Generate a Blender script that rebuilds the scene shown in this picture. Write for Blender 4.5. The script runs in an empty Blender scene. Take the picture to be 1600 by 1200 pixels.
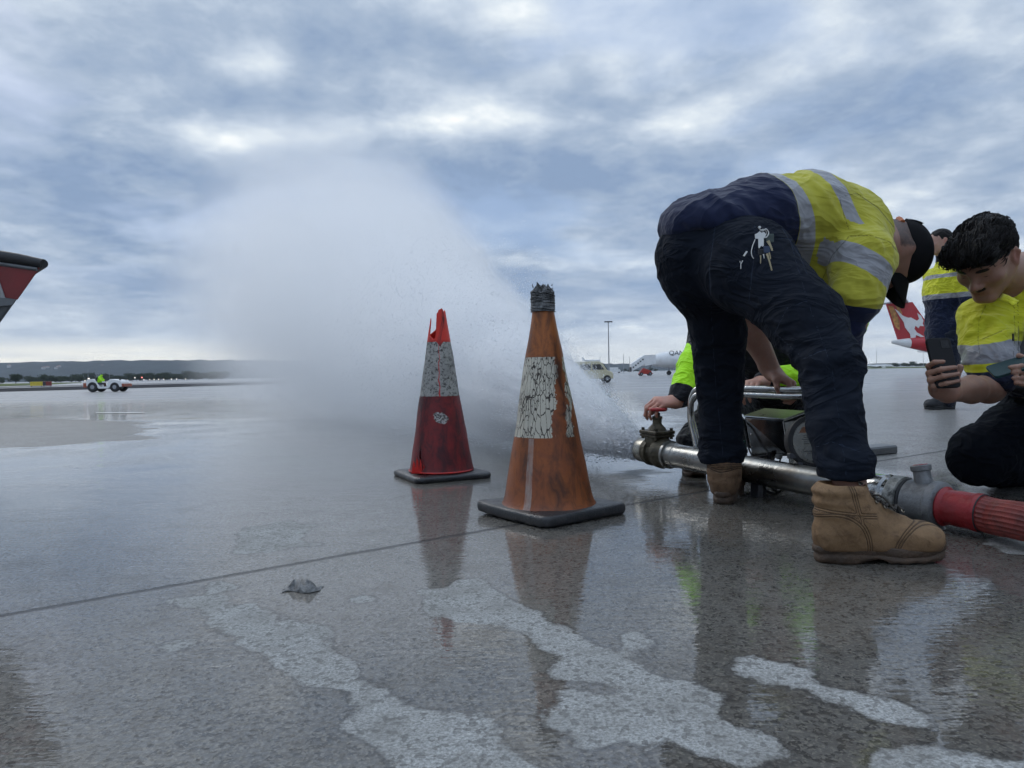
import bpy, math, random, colorsys
import numpy as np
from mathutils import Vector, Matrix, Euler
random.seed(7); rng = np.random.default_rng(7)
R = math.radians
sc = bpy.context.scene
COL = sc.collection
# ---------------------------------------------------------------- camera
CAMH = 0.44; FPX = 1150.0; ROLL = R(1.03); PITCH = R(-0.85)
cam_d = bpy.data.cameras.new('camera'); cam = bpy.data.objects.new('camera', cam_d); COL.objects.link(cam)
cam_d.sensor_width = 36; cam_d.lens = FPX/1600*36; cam_d.clip_start = .02; cam_d.clip_end = 20000
M3 = Matrix.Rotation(R(90)+PITCH, 3, 'X') @ Matrix.Rotation(-ROLL, 3, 'Z')
cam.matrix_world = Matrix.Translation((0, 0, CAMH)) @ M3.to_4x4()
sc.camera = cam
MN = np.array(M3)
def ray(px, py):
    return MN @ np.array([(px-800)/FPX, -(py-600)/FPX, -1.0])
def P(px, py, D):                       # the point seen at that pixel of the photograph, D metres ahead
    d = ray(px, py); return np.array([0, 0, CAMH]) + d*(D/d[1])
def G(px, py, z=0.0):                   # the point of the level plane z seen at that pixel
    d = ray(px, py); return np.array([0, 0, CAMH]) + d*((z-CAMH)/d[2])
# ---------------------------------------------------------------- node helper
class NT:
    def __init__(s, tree): s.t = tree; tree.nodes.clear()
    def __call__(s, typ, ins=None, **pr):
        n = s.t.nodes.new(typ)
        for k, v in pr.items(): setattr(n, k, v)
        for k, v in (ins or {}).items():
            so = n.inputs[k]
            if isinstance(v, bpy.types.NodeSocket): s.t.links.new(v, so)
            elif isinstance(v, (tuple, list)) and len(v) == 3 and so.type == 'RGBA': so.default_value = (*v, 1)
            else: so.default_value = v
        return n
    def m(s, op, a, b=None, c=None, clamp=False):
        i = {0: a}
        if b is not None: i[1] = b
        if c is not None: i[2] = c
        return s('ShaderNodeMath', i, operation=op, use_clamp=clamp).outputs[0]
    def v(s, op, a, b=None):
        i = {0: a}
        if b is not None: i[1] = b
        n = s('ShaderNodeVectorMath', i, operation=op)
        return n.outputs[1] if op in ('LENGTH', 'DOT_PRODUCT', 'DISTANCE') else n.outputs[0]
    def mix(s, f, a, b):
        n = s('ShaderNodeMix', data_type='RGBA')
        for k, v in ((0, f), (6, a), (7, b)):
            so = n.inputs[k]
            if isinstance(v, bpy.types.NodeSocket): s.t.links.new(v, so)
            elif isinstance(v, (tuple, list)): so.default_value = (*v[:3], 1)
            else: so.default_value = v
        return n.outputs[2]
    def mr(s, x, a, b, c=0., d=1., smooth=False):
        return s('ShaderNodeMapRange', {0: x, 1: a, 2: b, 3: c, 4: d}, interpolation_type='SMOOTHSTEP' if smooth else 'LINEAR').outputs[0]
    def noise(s, vec, scale, detail=4, rough=.5, dist=0.):
        return s('ShaderNodeTexNoise', {'Vector': vec, 'Scale': scale, 'Detail': detail, 'Roughness': rough, 'Distortion': dist}).outputs[0]
    def scale(s, vec, sx, sy, sz, loc=(0, 0, 0), rot=(0, 0, 0)):
        return s('ShaderNodeMapping', {0: vec, 1: loc, 2: rot, 3: (sx, sy, sz)}).outputs[0]
    def ramp(s, f, stops, interp='LINEAR'):
        n = s('ShaderNodeValToRGB', {0: f}); cr = n.color_ramp; cr.interpolation = interp
        while len(cr.elements) < len(stops): cr.elements.new(.5)
        for e, (p, c) in zip(cr.elements, stops):
            e.position = p; e.color = (*c, 1) if len(c) == 3 else c
        return n.outputs[0]
# ---------------------------------------------------------------- world: physical sky behind a broken overcast
SUN_EL, SUN_AZ = R(38), R(-38)         # azimuth from +Y towards +X
world = bpy.data.worlds.new("World"); sc.world = world; world.use_nodes = True
w = NT(world.node_tree)
sky = w('ShaderNodeTexSky', sky_type='NISHITA', sun_disc=False, sun_elevation=SUN_EL, sun_rotation=SUN_AZ, air_density=1.0, dust_density=1.5, ozone_density=1.5)
tc = w('ShaderNodeTexCoord'); dirv = w.v('NORMALIZE', tc.outputs['Generated'])
sx = w('ShaderNodeSeparateXYZ', {0: dirv}); dz = w.m('MAXIMUM', sx.outputs[2], 0.0)
den = w.m('MULTIPLY', w.m('ADD', dz, .20), .60)
cp = w('ShaderNodeCombineXYZ', {0: w.m('DIVIDE', sx.outputs[0], den), 1: w.m('DIVIDE', sx.outputs[1], den), 2: .37}).outputs[0]
cp2 = w.scale(cp, 1, .82, 1, loc=(3.1, 1.7, 0))
big = w.noise(cp2, .50, 3, .5, .15)
med = w.noise(w.scale(cp, 1, .9, 1, loc=(8.3, 2.4, 1)), 1.25, 8, .60, .25)
fine = w.noise(w.scale(cp, 1, 1, 1, loc=(1.3, 7.4, 4)), 5.5, 8, .62, .2)
lump = w.noise(w.scale(cp, 1, 1, 1, loc=(4.4, 2.9, 7)), 2.3, 8, .56, .15)
dens = w.m('ADD', w.m('ADD', w.m('MULTIPLY', big, .44), w.m('MULTIPLY', lump, .36)), w.m('ADD', w.m('MULTIPLY', med, .36), w.m('MULTIPLY', fine, .14)))
dens = w.m('SUBTRACT', dens, .055)
# cloud masses and bright gaps that stand at known directions of the sky
def blob(px, py, rx, ry, soft=1.0):
    d = ray(px, py); d = d/np.linalg.norm(d)
    u = ray(px+10, py); u = u/np.linalg.norm(u)-d; u /= np.linalg.norm(u); v_ = np.cross(d, u)
    a = w.m('MULTIPLY', w.v('DOT_PRODUCT', dirv, tuple(u)), FPX/rx)
    b = w.m('MULTIPLY', w.m('SUBTRACT', w.v('DOT_PRODUCT', dirv, tuple(v_)), 0.0), FPX/ry)
    r2 = w.m('ADD', w.m('POWER', w.m('ABSOLUTE', a), 2.0), w.m('POWER', w.m('ABSOLUTE', b), 2.0))
    front = w.m('GREATER_THAN', w.v('DOT_PRODUCT', dirv, tuple(d)), 0.0)
    return w.m('MULTIPLY', w.m('POWER', 2.718, w.m('MULTIPLY', r2, -1.0)), front)
for (bx, by, rx, ry, amp) in [(780, 290, 260, 75, .13), (120, 330, 260, 70, .11), (250, 90, 330, 90, .09), (690, 95, 170, 50, .05), (1130, 230, 300, 70, .03),
                              (1450, 160, 230, 70, .05), (500, 215, 190, 40, -.10), (330, 215, 60, 25, -.10), (395, 100, 45, 25, -.10), (800, 15, 200, 30, -.09), (720, 190, 170, 22, -.12),
                              (1020, 200, 170, 40, -.09), (1000, 400, 130, 25, -.06), (1150, 60, 300, 60, -.06), (1350, 60, 160, 70, -.03), (860, 60, 120, 60, -.03), (250, 470, 300, 60, .03), (1000, 480, 250, 60, .03)]:
    dens = w.m('ADD', dens, w.m('MULTIPLY', blob(bx, by, rx, ry), amp*.95))
cloud = w.ramp(dens, [(.41, (.92, .93, .92)), (.475, (.66, .72, .77)), (.545, (.475, .55, .65)), (.615, (.335, .415, .535)), (.71, (.22, .305, .45))])
# low sky: long streaks and a pale bright strip over the hills
el = w.m('ARCSINE', sx.outputs[2])
strk = w.noise(w('ShaderNodeCombineXYZ', {0: w.m('MULTIPLY', sx.outputs[0], 3.2), 1: w.m('MULTIPLY', el, 46.0), 2: 2.2}).outputs[0], 1.0, 6, .6, .3)
azl = w.mr(sx.outputs[0], .25, -.5, 0.3, 1.0, True)
zen = w.mr(el, .42, .95, 1.0, 1.75, True)
strip = w.m('MULTIPLY', w.m('MULTIPLY', w.mr(el, .058, .020, 0., 1., True), azl), w.mr(strk, .28, .52, .45, 1.0, True))
cloud = w.mix(w.m('MULTIPLY', w.mr(el, .16, .03, 0, .62, True), w.mr(strk, .35, .72)), cloud, (.58, .64, .70))
low = w.mr(el, .10, .0, 0, .45, True)
cloud = w.mix(low, cloud, (.50, .57, .64))
cloud = w.mix(strip, cloud, (.92, .89, .78))
gap = w.m('MULTIPLY', w.mr(w.noise(w.scale(cp, 1, 1, 1, loc=(5, 9, 2)), .8, 4, .55, .3), .48, .62, 0, .8, True), w.mr(el, .06, .2, 0, 1, True))
skyc = w('ShaderNodeVectorMath', {0: sky.outputs[0], 3: .10}, operation='SCALE').outputs[0]
blue = w.mix(.60, skyc, (.27, .40, .66))
fin = w.mix(gap, cloud, w.mix(.45, blue, cloud))
bg = w('ShaderNodeBackground', {0: fin, 1: zen})
w('ShaderNodeOutputWorld', {0: bg.outputs[0]})
# ---------------------------------------------------------------- sun behind the overcast
sun_d = bpy.data.lights.new('sun', 'SUN'); sun_d.energy = .6; sun_d.angle = R(22); sun_d.color = (1, .97, .93)
sun = bpy.data.objects.new('sun', sun_d); COL.objects.link(sun)
sd = Vector((math.sin(SUN_AZ)*math.cos(SUN_EL), math.cos(SUN_AZ)*math.cos(SUN_EL), math.sin(SUN_EL)))
sun.rotation_euler = sd.to_track_quat('Z', 'Y').to_euler()
vs = sc.view_settings; sc.display_settings.display_device = 'sRGB'
vs.view_transform = 'Standard'; vs.look = 'None'; vs.exposure = 0.28; vs.gamma = 1; vs.use_curve_mapping = False
sc.render.engine = 'CYCLES'
cy = sc.cycles; cy.use_denoising = True; cy.max_bounces = 8; cy.volume_bounces = 6; cy.transparent_max_bounces = 16
cy.volume_step_rate = .4; cy.volume_max_steps = 128; cy.use_adaptive_sampling = True; cy.adaptive_threshold = .025; cy.adaptive_min_samples = 24
cy.sample_clamp_indirect = 6
try: cy.denoising_prefilter = 'ACCURATE'
except Exception: pass
# ---------------------------------------------------------------- objects, names, labels
def tag(o, label=None, cat=None, group=None, kind=None):
    if label: o['label'] = label
    if cat: o['category'] = cat
    if group: o['group'] = group
    if kind: o['kind'] = kind
    return o
def empty(name, loc, label, cat, group=None):
    o = bpy.data.objects.new(name, None); COL.objects.link(o); o.location = tuple(loc); o.empty_display_size = .1
    return tag(o, label, cat, group)
def wloc(o):
    p = np.zeros(3)
    while o is not None: p = p+np.array(o.location); o = o.parent
    return p
def mk(name, V, F, mat, parent=None, smooth=False, attrs=None, mats=None, midx=None):
    """V in world coordinates; the object sits at its parent's origin."""
    V = np.asarray(V, dtype=float)
    if parent is not None: V = V-wloc(parent)
    me = bpy.data.meshes.new(name)
    if isinstance(F, np.ndarray):
        me.vertices.add(len(V)); me.vertices.foreach_set('co', V.astype(np.float32).ravel())
        n = F.shape[1]; me.loops.add(F.size); me.loops.foreach_set('vertex_index', F.astype(np.int32).ravel())
        me.polygons.add(len(F)); me.polygons.foreach_set('loop_start', np.arange(0, F.size, n, dtype=np.int32))
        me.update(calc_edges=True)
    else:
        me.from_pydata([tuple(v) for v in V], [], [tuple(f) for f in F]); me.update()
    for m_ in (mats or [mat]): me.materials.append(m_)
    if midx is not None: me.polygons.foreach_set('material_index', np.asarray(midx, dtype=np.int32))
    if smooth: me.polygons.foreach_set('use_smooth', np.ones(len(me.polygons), dtype=bool))
    for k, a in (attrs or {}).items():
        at = me.attributes.new(k, 'FLOAT', 'POINT'); at.data.foreach_set('value', np.asarray(a, dtype=np.float32))
    me.validate()
    o = bpy.data.objects.new(name, me); COL.objects.link(o)
    if parent is not None: o.parent = parent
    return o
class MB:
    """collects simple shapes into one mesh"""
    def __init__(s): s.V = []; s.F = []
    def add(s, V, F):
        b = len(s.V); s.V += [np.array(v, float) for v in V]; s.F += [tuple(i+b for i in f) for f in F]; return s
    def box(s, c, h, Rm=None, bev=0.0):
        Rm = np.eye(3) if Rm is None else np.asarray(Rm); c = np.asarray(c, float); h = np.asarray(h, float)
        if bev <= 0:
            V = [c+Rm@(h*np.array(q)) for q in [(-1,-1,-1),(1,-1,-1),(1,1,-1),(-1,1,-1),(-1,-1,1),(1,-1,1),(1,1,1),(-1,1,1)]]
            return s.add(V, [(0,3,2,1),(4,5,6,7),(0,1,5,4),(1,2,6,5),(2,3,7,6),(3,0,4,7)])
        V = []; idx = {}
        for sx_ in (-1, 1):
            for sy_ in (-1, 1):
                for sz_ in (-1, 1):
                    sg = np.array((sx_, sy_, sz_))
                    for ax in range(3):
                        q = sg*(h-bev); q[ax] = sg[ax]*h[ax]; idx[(sx_, sy_, sz_, ax)] = len(V); V.append(c+Rm@q)
        F = []
        for ax in range(3):
            a1, a2 = (ax+1) % 3, (ax+2) % 3
            for sg in (-1, 1):
                L = []
                for (u, v) in ((-1,-1),(1,-1),(1,1),(-1,1)):
                    t = [0,0,0]; t[ax] = sg; t[a1] = u; t[a2] = v; L.append(idx[(*t, ax)])
                F.append(tuple(L if sg > 0 else L[::-1]))
            for u in (-1, 1):
                for v in (-1, 1):
                    t0 = [0,0,0]; t1 = [0,0,0]; t0[ax] = -1; t1[ax] = 1
                    for t in (t0, t1): t[a1] = u; t[a2] = v
                    f = (idx[(*t0, a1)], idx[(*t1, a1)], idx[(*t1, a2)], idx[(*t0, a2)])
                    F.append(f if u*v > 0 else f[::-1])
        for sx_ in (-1, 1):
            for sy_ in (-1, 1):
                for sz_ in (-1, 1):
                    f = tuple(idx[(sx_, sy_, sz_, a)] for a in range(3)); F.append(f if sx_*sy_*sz_ > 0 else f[::-1])
        return s.add(V, F)
    def tube(s, pts, rad, n=12, caps=True, flat=None):
        pts = [np.asarray(p, float) for p in pts]; m = len(pts)
        if not hasattr(rad, '__len__'): rad = [rad]*m
        T = [pts[min(i+1, m-1)]-pts[max(i-1, 0)] for i in range(m)]; T = [t/(np.linalg.norm(t)+1e-12) for t in T]
        ref = np.array([0, 0, 1.]) if abs(T[0][2]) < .9 else np.array([1., 0, 0])
        u = np.cross(T[0], ref); u /= np.linalg.norm(u); V = []; F = []
        for i in range(m):
            u = u-T[i]*np.dot(u, T[i]); u /= np.linalg.norm(u)+1e-12; v = np.cross(T[i], u)
            for j in range(n):
                a = 2*math.pi*j/n; V.append(pts[i]+rad[i]*(math.cos(a)*u+math.sin(a)*v))
        for i in range(m-1):
            for j in range(n): F.append((i*n+j, i*n+(j+1) % n, (i+1)*n+(j+1) % n, (i+1)*n+j))
        if caps: F.append(tuple(range(n))[::-1]); F.append(tuple(range((m-1)*n, m*n)))
        return s.add(V, F)
    def lathe(s, o, ax, prof, n=32, caps=True):
        """prof: (distance along ax, radius)"""
        o = np.asarray(o, float); ax = np.asarray(ax, float); ax = ax/np.linalg.norm(ax)
        ref = np.array([0, 0, 1.]) if abs(ax[2]) < .9 else np.array([1., 0, 0])
        u = np.cross(ax, ref); u /= np.linalg.norm(u); v = np.cross(ax, u); V = []; F = []
        for (t, r) in prof:
            for j in range(n):
                a = 2*math.pi*j/n; V.append(o+ax*t+r*(math.cos(a)*u+math.sin(a)*v))
        for i in range(len(prof)-1):
            for j in range(n): F.append((i*n+j, i*n+(j+1) % n, (i+1)*n+(j+1) % n, (i+1)*n+j))
        if caps: F.append(tuple(range(n))[::-1]); F.append(tuple(range((len(prof)-1)*n, len(prof)*n)))
        return s.add(V, F)
    def prism(s, poly, d):
        """poly: list of 3-D points, d: thickness vector"""
        n = len(poly); d = np.asarray(d, float); poly = [np.asarray(p, float) for p in poly]
        V = [p for p in poly]+[p+d for p in poly]
        F = [tuple(range(n))[::-1], tuple(range(n, 2*n))]+[(i, (i+1) % n, n+(i+1) % n, n+i) for i in range(n)]
        return s.add(V, F)
    def torus(s, c, ax, Rr, r, n=32, m=10):
        c = np.asarray(c, float); ax = np.asarray(ax, float); ax /= np.linalg.norm(ax)
        ref = np.array([0, 0, 1.]) if abs(ax[2]) < .9 else np.array([1., 0, 0])
        u = np.cross(ax, ref); u /= np.linalg.norm(u); v = np.cross(ax, u); V = []; F = []
        for i in range(n):
            a = 2*math.pi*i/n; e = math.cos(a)*u+math.sin(a)*v
            for j in range(m):
                b = 2*math.pi*j/m; V.append(c+e*(Rr+r*math.cos(b))+ax*r*math.sin(b))
        for i in range(n):
            for j in range(m): F.append((i*m+j, ((i+1) % n)*m+j, ((i+1) % n)*m+(j+1) % m, i*m+(j+1) % m))
        return s.add(V, F)
    def build(s, name, mat, parent=None, smooth=False, bevel=0.0, label=None):
        o = mk(name, s.V, s.F, mat, parent, smooth)
        if bevel > 0:
            b = o.modifiers.new('b', 'BEVEL'); b.width = bevel; b.segments = 2; b.limit_method = 'ANGLE'; b.angle_limit = R(35)
        if smooth:
            try: o.data.set_sharp_from_angle(angle=R(38))
            except Exception: pass
        if label: o['label'] = label
        return o
def spline(pts, n=8):
    pts = [np.asarray(p, float) for p in pts]; q = [2*pts[0]-pts[1]]+pts+[2*pts[-1]-pts[-2]]; out = []
    for i in range(1, len(q)-2):
        for k in range(n):
            t = k/n; a, b, c, d = q[i-1], q[i], q[i+1], q[i+2]
            out.append(.5*((2*b)+(-a+c)*t+(2*a-5*b+4*c-d)*t*t+(-a+3*b-3*c+d)*t**3))
    out.append(pts[-1]); return out
def frame(x=None, y=None, z=None):
    """right-handed frame from two directions (first given is kept); columns are axes"""
    nz = lambda a: np.asarray(a, float)/np.linalg.norm(a)
    if x is not None and z is not None: x = nz(x); y = nz(np.cross(z, x)); z = np.cross(x, y)
    elif y is not None and z is not None: y = nz(y); x = nz(np.cross(y, z)); z = np.cross(x, y)
    else: x = nz(x); z = nz(np.cross(x, y)); y = np.cross(z, x)
    return np.stack([x, y, z], axis=1)
def copy_tree(o, parent=None):
    c = o.copy(); COL.objects.link(c); c.parent = parent
    for ch in list(o.children): copy_tree(ch, c)
    return c
# ---------------------------------------------------------------- numpy noise
def _h(ix, iy, iz, s):
    n = (ix*374761393+iy*668265263+iz*2147483647+s*1274126177) & 0xffffffff
    n = ((n ^ (n >> 13))*1274126177) & 0xffffffff
    return ((n ^ (n >> 16)) & 0xffff)/65535.0
def vnoise(p, s=0):
    i = np.floor(p).astype(np.int64); f = p-i; f = f*f*(3-2*f); r = 0
    for dx in (0, 1):
        for dy in (0, 1):
            for dz_ in (0, 1):
                wgt = (f[:, 0] if dx else 1-f[:, 0])*(f[:, 1] if dy else 1-f[:, 1])*(f[:, 2] if dz_ else 1-f[:, 2])
                r = r+wgt*_h(i[:, 0]+dx, i[:, 1]+dy, i[:, 2]+dz_, s)
    return r
def fbm(p, oct=4, s=0, g=.5):
    a = 1.; r = 0; t = 0
    for k in range(oct): r = r+a*vnoise(p*(2**k)+k*17.3, s+k); t += a; a *= g
    return r/t
# ---------------------------------------------------------------- distance-field modelling
class Pr:
    def __init__(s, f, k, sub): s.f = f; s.k = k; s.sub = sub
def cap(a, b, ra, rb=None, k=.02, sub=False, fl=None):
    a = np.asarray(a, float); b = np.asarray(b, float); rb = ra if rb is None else rb; ba = b-a; L = max(ba@ba, 1e-9)
    def f(p):
        pa = p-a; t = np.clip(pa@ba/L, 0, 1); q = pa-t[:, None]*ba; s_ = 1
        if fl is not None:
            n = np.asarray(fl[0], float); n = n/np.linalg.norm(n); c = q@n; q = q+np.outer(c*(1/fl[1]-1), n); s_ = min(fl[1], 1)
        return (np.sqrt((q*q).sum(1))-(ra+(rb-ra)*t))*s_
    return Pr(f, k, sub)
def ell(c, r, Rm=None, k=.02, sub=False):
    c = np.asarray(c, float); r = np.asarray(r, float); Rm = np.eye(3) if Rm is None else np.asarray(Rm)
    def f(p):
        q = (p-c)@Rm; k0 = np.sqrt(((q/r)**2).sum(1)); k1 = np.sqrt(((q/r**2)**2).sum(1))+1e-9
        return np.maximum(k0*(k0-1)/k1, -r.min())
    return Pr(f, k, sub)
def bxs(c, h, Rm=None, rd=.005, k=.005, sub=False):
    c = np.asarray(c, float); h = np.asarray(h, float)-rd; Rm = np.eye(3) if Rm is None else np.asarray(Rm)
    def f(p):
        q = np.abs((p-c)@Rm)-h
        return np.sqrt((np.maximum(q, 0)**2).sum(1))+np.minimum(q.max(1), 0)-rd
    return Pr(f, k, sub)
def sdf(prims, p):
    d = None
    for pr in prims:
        di = pr.f(p)
        if d is None: d = di if not pr.sub else np.full(len(p), 1e3); continue
        if pr.sub:
            e = -di; h = np.clip(.5+.5*(d-e)/pr.k, 0, 1); h = 1-h
            d = d*(1-h)+e*h+pr.k*h*(1-h)
        else:
            h = np.clip(.5+.5*(di-d)/pr.k, 0, 1); d = di*(1-h)+d*h-pr.k*h*(1-h)
    return d
def mesh_sdf(prims, h, lo=None, hi=None, B=12, smooth=2):
    if lo is None:
        raise ValueError
    lo = np.asarray(lo, float); hi = np.asarray(hi, float); nb = np.ceil((hi-lo)/(h*B)).astype(int)
    bi = np.stack(np.meshgrid(*[np.arange(n) for n in nb], indexing='ij'), -1).reshape(-1, 3)
    cen = lo+(bi+.5)*h*B; Rr = h*B*math.sqrt(3)/2
    D = np.stack([pr.f(cen) for pr in prims], 1); sub = np.array([pr.sub for pr in prims]); ks = np.array([pr.k for pr in prims])
    md = np.where(sub, 1e9, D).min(1); act = (md < Rr*1.25+.03) & (md > -Rr*2.2-.03)
    g1 = np.arange(B+1); gg = np.stack(np.meshgrid(g1, g1, g1, indexing='ij'), -1).reshape(-1, 3)
    N = nb*B+2; key = lambda c: (c[:, 0]*N[1]+c[:, 1])*N[2]+c[:, 2]
    cid = []; cv = []; quads = []
    corner = [(a, b, c) for a in (0, 1) for b in (0, 1) for c in (0, 1)]
    edges = [(i, j) for i in range(8) for j in range(i+1, 8) if sum(abs(corner[i][t]-corner[j][t]) for t in range(3)) == 1]
    for ib in np.nonzero(act)[0]:
        keep = [prims[j] for j in range(len(prims)) if D[ib, j] < Rr*1.3+ks[j]+.012]
        if not keep or all(q.sub for q in keep): continue
        p0 = bi[ib]*B; pts = lo+(gg+p0)*h; v = sdf(keep, pts)
        if v.min() > 0 or v.max() < 0: continue
        v = v.reshape(B+1, B+1, B+1); s_ = v < 0
        cs = sum(s_[a:a+B, b:b+B, c:c+B].astype(int) for a, b, c in corner); ac = np.argwhere((cs > 0) & (cs < 8))
        if len(ac) == 0: continue
        acc = np.zeros((len(ac), 3)); cnt = np.zeros(len(ac))
        vals = [v[ac[:, 0]+a, ac[:, 1]+b, ac[:, 2]+c] for a, b, c in corner]
        for i, j in edges:
            x = (vals[i] < 0) != (vals[j] < 0); t = np.where(x, vals[i]/(vals[i]-vals[j]+1e-12), 0)
            q = np.array(corner[i])+t[:, None]*(np.array(corner[j])-np.array(corner[i])); acc += q*x[:, None]; cnt += x
        cv.append(lo+(ac+p0+acc/cnt[:, None])*h); cid.append(key(ac+p0))
        for ax in range(3):
            sl = [slice(0, B)]*3; s2 = list(sl); s2[ax] = slice(1, B+1)
            a_, b_ = s_[tuple(sl)], s_[tuple(s2)]; x = np.argwhere(a_ != b_)
            if len(x) == 0: continue
            fl_ = a_[x[:, 0], x[:, 1], x[:, 2]]; x = x+p0; e1 = np.zeros(3, int); e2 = np.zeros(3, int); e1[(ax+1) % 3] = 1; e2[(ax+2) % 3] = 1
            q = np.stack([key(x-e1-e2), key(x-e2), key(x), key(x-e1)], 1)
            q[~fl_] = q[~fl_][:, ::-1]; quads.append(q)
    cid = np.concatenate(cid); cv = np.concatenate(cv); o = np.argsort(cid); cid = cid[o]; cv = cv[o]
    q = np.concatenate(quads); ix = np.clip(np.searchsorted(cid, q), 0, len(cid)-1); ok = (cid[ix] == q).all(1); F = ix[ok]; us = np.unique(F); rm = np.zeros(len(cv), int); rm[us] = np.arange(len(us)); cv = cv[us]; F = rm[F]
    for _ in range(smooth):
        a = F.ravel(); b = np.roll(F, 1, 1).ravel(); c = np.roll(F, -1, 1).ravel(); S = np.zeros_like(cv); n = np.zeros(len(cv))
        for w_ in (b, c):
            for t in range(3): S[:, t] += np.bincount(a, cv[w_, t], len(cv))
            n += np.bincount(a, minlength=len(cv))
        cv = .4*cv+.6*S/np.maximum(n, 1)[:, None]
    return cv, F
def proj(V):                            # where world points stand in the photograph
    q = (V-np.array([0, 0, CAMH]))@MN; return np.stack([800-q[:, 0]/q[:, 2]*FPX, 600+q[:, 1]/q[:, 2]*FPX], 1)
def seamlines(V, F, lines, half=1.3):   # stitched seams: half width in photograph pixels
    q = proj(V); N = normals(V, F); out = np.full(len(V), 1e9)
    for ln in lines:
        for a, b in zip(ln[:-1], ln[1:]):
            a = np.array(a, float); b = np.array(b, float); e = b-a; t = np.clip((q-a)@e/(e@e), 0, 1); out = np.minimum(out, np.linalg.norm(q-a-t[:, None]*e, axis=1))
    return np.where(N[:, 1] < .1, (half-out)*.0012, -1)
def normals(V, F):
    n = np.cross(V[F[:, 2]]-V[F[:, 0]], V[F[:, 3]]-V[F[:, 1]]); N = np.zeros_like(V)
    for j in range(4):
        for t in range(3): N[:, t] += np.bincount(F[:, j], n[:, t], len(V))
    return N/(np.linalg.norm(N, axis=1)[:, None]+1e-12)
def wrinkle(V, F, amp, freq, s=0, along=None, st=1.0, mask=None, oct=3):
    N = normals(V, F); p = V.copy()
    if along is not None:
        a = np.asarray(along, float); a /= np.linalg.norm(a); p = p+np.outer(p@a*(st-1), a)
    wv = np.stack([fbm(V*freq*.6+3.1*t, 2, s+9+t) for t in range(3)], 1)
    r = fbm(p*freq+wv*1.3, oct, s); r = np.clip(1-np.abs(2*r-1)*1.9, 0, 1)**1.3
    d = amp*(r-.45)*.85
    if mask is not None: d = d*mask
    return V+N*d[:, None]
# ---------------------------------------------------------------- materials
MATS = {}
def mat(name, col, rough=.6, metal=0., var=.25, vs_=6., bump=.1, bs=40., spec=.5, dirt=None, dirt_amt=.5, ds=3., col2=None, coat=0., rvar=.15, fn=None):
    if name in MATS: return MATS[name]
    m = bpy.data.materials.new(name); m.use_nodes = True; n = NT(m.node_tree)
    tcd = n('ShaderNodeTexCoord').outputs['Object']
    nz1 = n.noise(tcd, vs_, 6, .6); nz2 = n.noise(tcd, bs, 5, .6)
    c2 = col2 or tuple(max(0, c*(1-var)) for c in col); c1 = tuple(min(1, c*(1+var*.5)) for c in col)
    c = n.mix(n.mr(nz1, .35, .65), c2, c1)
    if dirt is not None: c = n.mix(n.m('MULTIPLY', n.mr(n.noise(tcd, ds, 8, .7, .4), .5, .68), dirt_amt), c, dirt)
    if fn: c = fn(n, tcd, c)
    b = n('ShaderNodeBsdfPrincipled', {'Base Color': c, 'Roughness': n.mr(nz1, .3, .7, max(.02, rough-rvar*rough), min(1, rough+rvar*rough)), 'Metallic': metal, 'Specular IOR Level': spec, 'Coat Weight': coat, 'Coat Roughness': .12})
    if bump > 0:
        bn = n('ShaderNodeBump', {'Strength': bump, 'Distance': .01, 'Height': nz2}); n.t.links.new(bn.outputs[0], b.inputs['Normal'])
    n('ShaderNodeOutputMaterial', {0: b.outputs[0]}); MATS[name] = m; return m
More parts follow.
